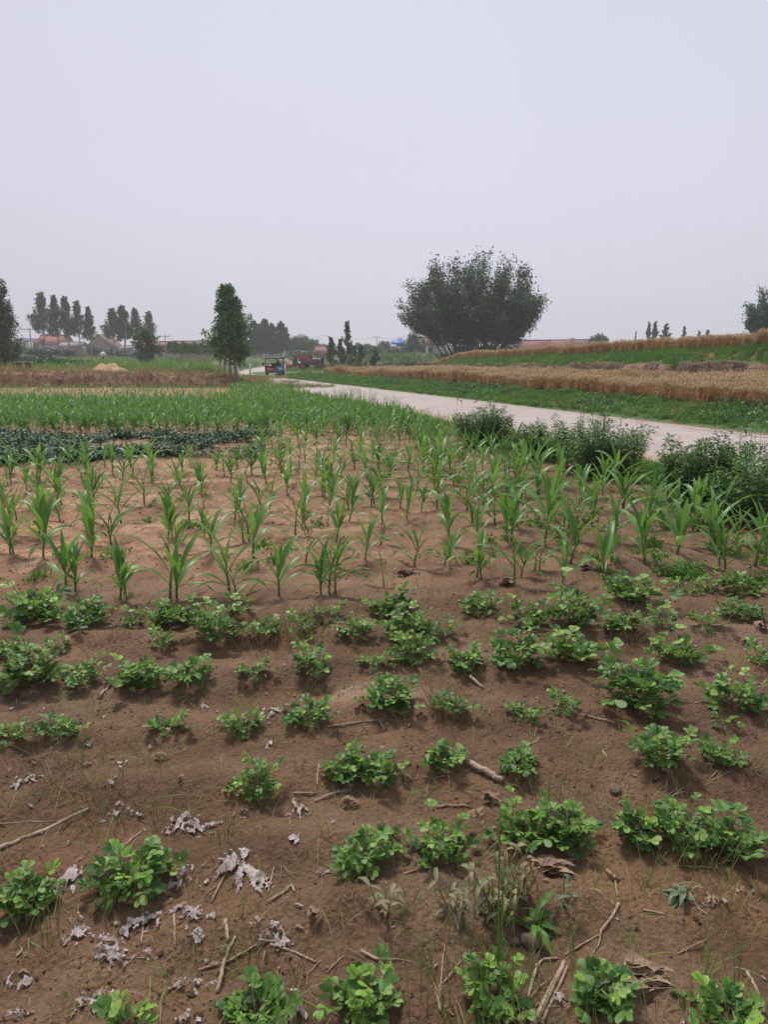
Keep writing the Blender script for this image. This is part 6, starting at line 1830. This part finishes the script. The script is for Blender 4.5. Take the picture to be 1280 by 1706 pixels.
stick([(868, 1700), (884, 1650), (895, 1610), (905, 1600), (930, 1598)], 6, 'bent pale stalk left of the thick split one')
stick([(878, 1672), (900, 1645), (920, 1630)], 4, 'thin dark-red twig beside the bent stalk', 'husk', 'twig', 'twig')
stick([(730, 1652), (735, 1690)], 14, 'flat pinkish-brown dry leaf at the bottom, left of the tall stems', 'husk', 'dry_leaf', 'dry leaf', .4, 5)
stick([(738, 1640), (766, 1606), (785, 1590)], 3.5, 'straw pointing up right from the flat pinkish leaf')
stick([(735, 1645), (738, 1600), (742, 1575)], 3, 'thin straw standing above the flat pinkish leaf')
stick([(875, 1458), (925, 1435), (962, 1432)], 3.5, 'thin pale straw under the large plant, along the dry husk')
stick([(1025, 1205), (995, 1198), (970, 1192)], 4, 'dry twig under the widest plant', 'stalk', 'twig', 'twig')
stick([(783, 1128), (805, 1148)], 6, 'dry stalk piece right of the weak plant')
stick([(870, 1248), (905, 1230)], 3, 'short pale straw left of the pale clod')
stick([(165, 1165), (185, 1142)], 6, 'pale broken stalk between two third-row plants at the left')
stick([(1005, 1252), (1012, 1264)], 3, 'tiny white straw on bare soil at the right')
def husk(px, py, wpx, hpx, seed, label, n=5, mat='husk', cat='dry husk', name='dry_husk'):
    g = G(px, py); pm = ppm(g); q = random.Random(seed); e = empty(name, g, 0, label, cat)
    for i in range(n):
        L = wpx / pm * q.uniform(.6, 1.0); a = q.gauss(0, .18); w0 = hpx / pm * .33 * q.uniform(.7, 1.2); P = []
        for t in np.linspace(-.5, .5, 7): P.append((t * L * math.cos(a), t * L * math.sin(a) + q.gauss(0, .002) + (i - n / 2) * w0 * .5, .004 + .010 * i / n * 1.6 + .012 * math.sin(t * 3 + i) ** 2))
        ribbon(P, [w0 * .5, w0, w0, w0 * .8, w0 * .6, w0 * .4, w0 * .05], (0, 0, 1), fold=.6, wave=.3, r=i).build('strip', M[mat], e)
    return e
husk(1078, 1632, 95, 34, 1, 'torn dry husk lying right of the bottom-right plant', 7)
husk(1060, 1652, 60, 26, 2, 'lower flat piece of husk under the torn one', 4)
husk(928, 1452, 64, 26, 3, 'shrivelled brown husk under the large plant right of centre', 5)
husk(905, 1440, 26, 26, 4, 'round dead brown leaf above the shrivelled husk', 2, name='dead_leaf', cat='dead leaf')
husk(1252, 1072, 40, 18, 5, 'tan dead leaf near the right edge, by the back row', 3, name='dead_leaf', cat='dead leaf')
husk(1270, 1048, 20, 26, 6, 'greyish curled dead leaf at the right edge of the back row', 3, name='dead_leaf', cat='dead leaf')
husk(525, 1530, 24, 28, 7, 'small brown crumpled leaf on open soil, low in the middle', 4, name='dead_leaf', cat='dead leaf')
husk(585, 1342, 40, 14, 8, 'thin torn pale husk right under the bright twin plant', 3)
husk(820, 1335, 40, 18, 9, 'brown broken husk left of the sparse fine stems', 4)
husk(680, 958, 40, 12, 10, 'tan tuft of uprooted dry roots in front of the middle maize', 7, name='root_tuft', cat='root tuft')
husk(848, 972, 30, 18, 11, 'brown uprooted root tuft at the foot of the right-centre maize', 7, name='root_tuft', cat='root tuft')
husk(978, 950, 28, 16, 12, 'pale uprooted root tuft between the right-hand maize stems', 6, name='root_tuft', cat='root tuft')
husk(270, 1265, 30, 9, 13, 'small pale dry pod on the bare strip at the left', 3)
husk(302, 1302, 14, 18, 14, 'tiny dry pod above the yellow tangle', 2)

# ------------------------------------------------------------------ clods, pebbles, crumbs and straw
for (px, py, s, mt, lb, nm) in ((885, 1575, 44, 'pale_clod', 'large pale and rusty clod below the low green grass', 'soil_clod'), (858, 1572, 22, 'pale_clod', 'small whitish clod left of the large pale one', 'soil_clod'), (1026, 1320, 24, 'pale_clod', 'pale knobbly clod alone on bare soil, right of centre', 'soil_clod'), (540, 1165 - 20, 16, 'clod', 'reddish clod under the upright plant left of the sandy patch', 'soil_clod'), (1038, 1340, 18, 'stone', 'flat grey stone below the pale knobbly clod', 'stone'),
                           (1092, 1300, 15, 'clod', 'small reddish clod at the foot of the tall upright plant', 'soil_clod'), (672, 1605, 6, 'stone', 'tiny pebble beside the pinkish root', 'pebble'), (547, 1613, 8, 'stone', 'tiny white pebble beside the short straw', 'pebble'), (1160, 1532, 12, 'clod', 'dark crumbly clod right of the flattened tuft', 'soil_clod'), (148, 1242, 8, 'stone', 'small pale pebble at the left of the bare strip', 'pebble'), (836, 975, 12, 'clod', 'brown clod beside the uprooted root tuft', 'soil_clod')):
    g = G(px, py); rr_ = s / ppm(g) / 2
    o = inst(nm, clod_mesh(int(px), .7).mesh(nm, M[mt]), None, (g.x, g.y, g.z + rr_ * .35), (0, 0, px), rr_)
    md = o.modifiers.new('rough', 'SUBSURF'); md.levels = 2; md.render_levels = 2
    tx = bpy.data.textures.new('clod_rough', 'CLOUDS'); tx.noise_scale = .45
    m2 = o.modifiers.new('lumps', 'DISPLACE'); m2.texture = tx; m2.strength = .55; m2.mid_level = .5
    props(o, lb, {'soil_clod': 'clod', 'stone': 'stone', 'pebble': 'pebble'}[nm])
CK = [clod_mesh(700 + s, .55).mesh('crumb_kind', M['clod']) for s in range(5)]
n = 26000
y = 1.05 + 8.5 * r.random(n) ** 1.9; x = (r.random(n) - .5) * 1.5 * (y + .5)
kp = fbm(x * 1.3, y * 1.3, 77, 3) + .22 * r.normal(size=n) > .02; x, y = x[kp], y[kp]; n = len(x)
sz = .0014 + .0034 * r.random(n) ** 3 * (1 + y * .25) + .0005 * y
gn_scatter('soil_crumbs', CK, np.stack([x, y, H_main(x, y) - sz * .12], 1), rots(n, 1, 41), sz, 'loose crumbs of soil scattered over the plot', 'soil crumbs', 11)
n = 1500
y = 1.05 + 9 * r.random(n) ** 1.7; x = (r.random(n) - .5) * 1.5 * (y + .5)
kp = fbm(x * 1.1, y * 1.1, 277, 3) + .15 * r.normal(size=n) > .06; x, y = x[kp], y[kp]; n = len(x)
sz = .006 + .012 * r.random(n) ** 2.5
gn_scatter('small_clods', CK, np.stack([x, y, H_main(x, y) - sz * .15], 1), rots(n, .4, 51), sz, 'small clods of turned soil lying between the plants', 'soil clods', 14)
n = 1700
y = 1.15 + 4.0 * r.random(n) ** 1.2; x = (r.random(n) - .5) * 1.5 * (y + .4)
kp = fbm(x * 1.2, y * 1.2, 377, 3) > -.10; x, y = x[kp], y[kp]; n = len(x)
gn_scatter('fine_grass', [grass_clump(5, .10, .02, .0011, 95 + s, .9).mesh('fine_grass_kind', M['straw_grass'] if s % 2 else M['wiry']) for s in range(6)], np.stack([x, y, H_main(x, y)], 1), rots(n, .3, 53), r.uniform(.4, 1.4, n), 'sparse fine seedling grass between the peanut plants', 'grass', 15)
def straw_bit(seed):
    q = random.Random(seed); L = q.uniform(.012, .04)
    P = [(-L, 0, 0), (0, q.gauss(0, L * .15), .002), (L, 0, .001)]
    return tube(P, q.uniform(.0006, .0016), 4)
SK = [straw_bit(s).mesh('straw_kind', M['straw']) for s in range(8)]
n = 1900
y = 1.1 + 7.5 * r.random(n) ** 1.7; x = (r.random(n) - .5) * 1.5 * (y + .5)
kp = fbm(x * .9, y * .9, 177, 3) + .2 * r.normal(size=n) > -.05; x, y = x[kp], y[kp]; n = len(x)
gn_scatter('straw_litter', SK, np.stack([x, y, H_main(x, y) + .003], 1), rots(n, .12, 43), r.uniform(.45, 1.35, n), 'short bits of straw and twig littering the soil', 'straw litter', 12)
def chip(seed):
    q = random.Random(seed); P = [(t * .012, q.gauss(0, .002), .002 + abs(q.gauss(0, .003))) for t in (-1, -.4, .2, .9)]
    return ribbon(P, [.002, .005, .004, .0006], (0, 0, 1), fold=.5)
n = 420
y = 1.1 + 3.5 * r.random(n) ** 1.5; x = (r.random(n) - .5) * 1.5 * (y + .5)
gn_scatter('leaf_chips', [chip(s).mesh('chip_kind', M['plastic']) for s in range(3)] + [chip(9 + s).mesh('chip_kind', M['husk']) for s in range(3)], np.stack([x, y, H_main(x, y) + .002], 1), rots(n, .3, 47), r.uniform(.4, 1.3, n), 'pale flecks of film and dry leaf on the soil', 'flecks', 13)
# thin white pole lying on the green shoulder of the bank
a = G(1178, 571); 
u1, v1 = uv(a.x, a.y)
pa = np.array([*xy(-1.2 + 3.0, 11.9), 0]); pb = np.array([*xy(-1.2 + 1.6, 11.2), 0])
pa[2] = H_terr(pa[0], pa[1]) + .30; pb[2] = H_terr(pb[0], pb[1]) + .28
o = tube([pa, pb], .018, 6).build('white_stick', M['white_wall']); props(o, 'thin white stick lying on the green shoulder of the bank at the right', 'stick')
print('objects', len(SC.objects))
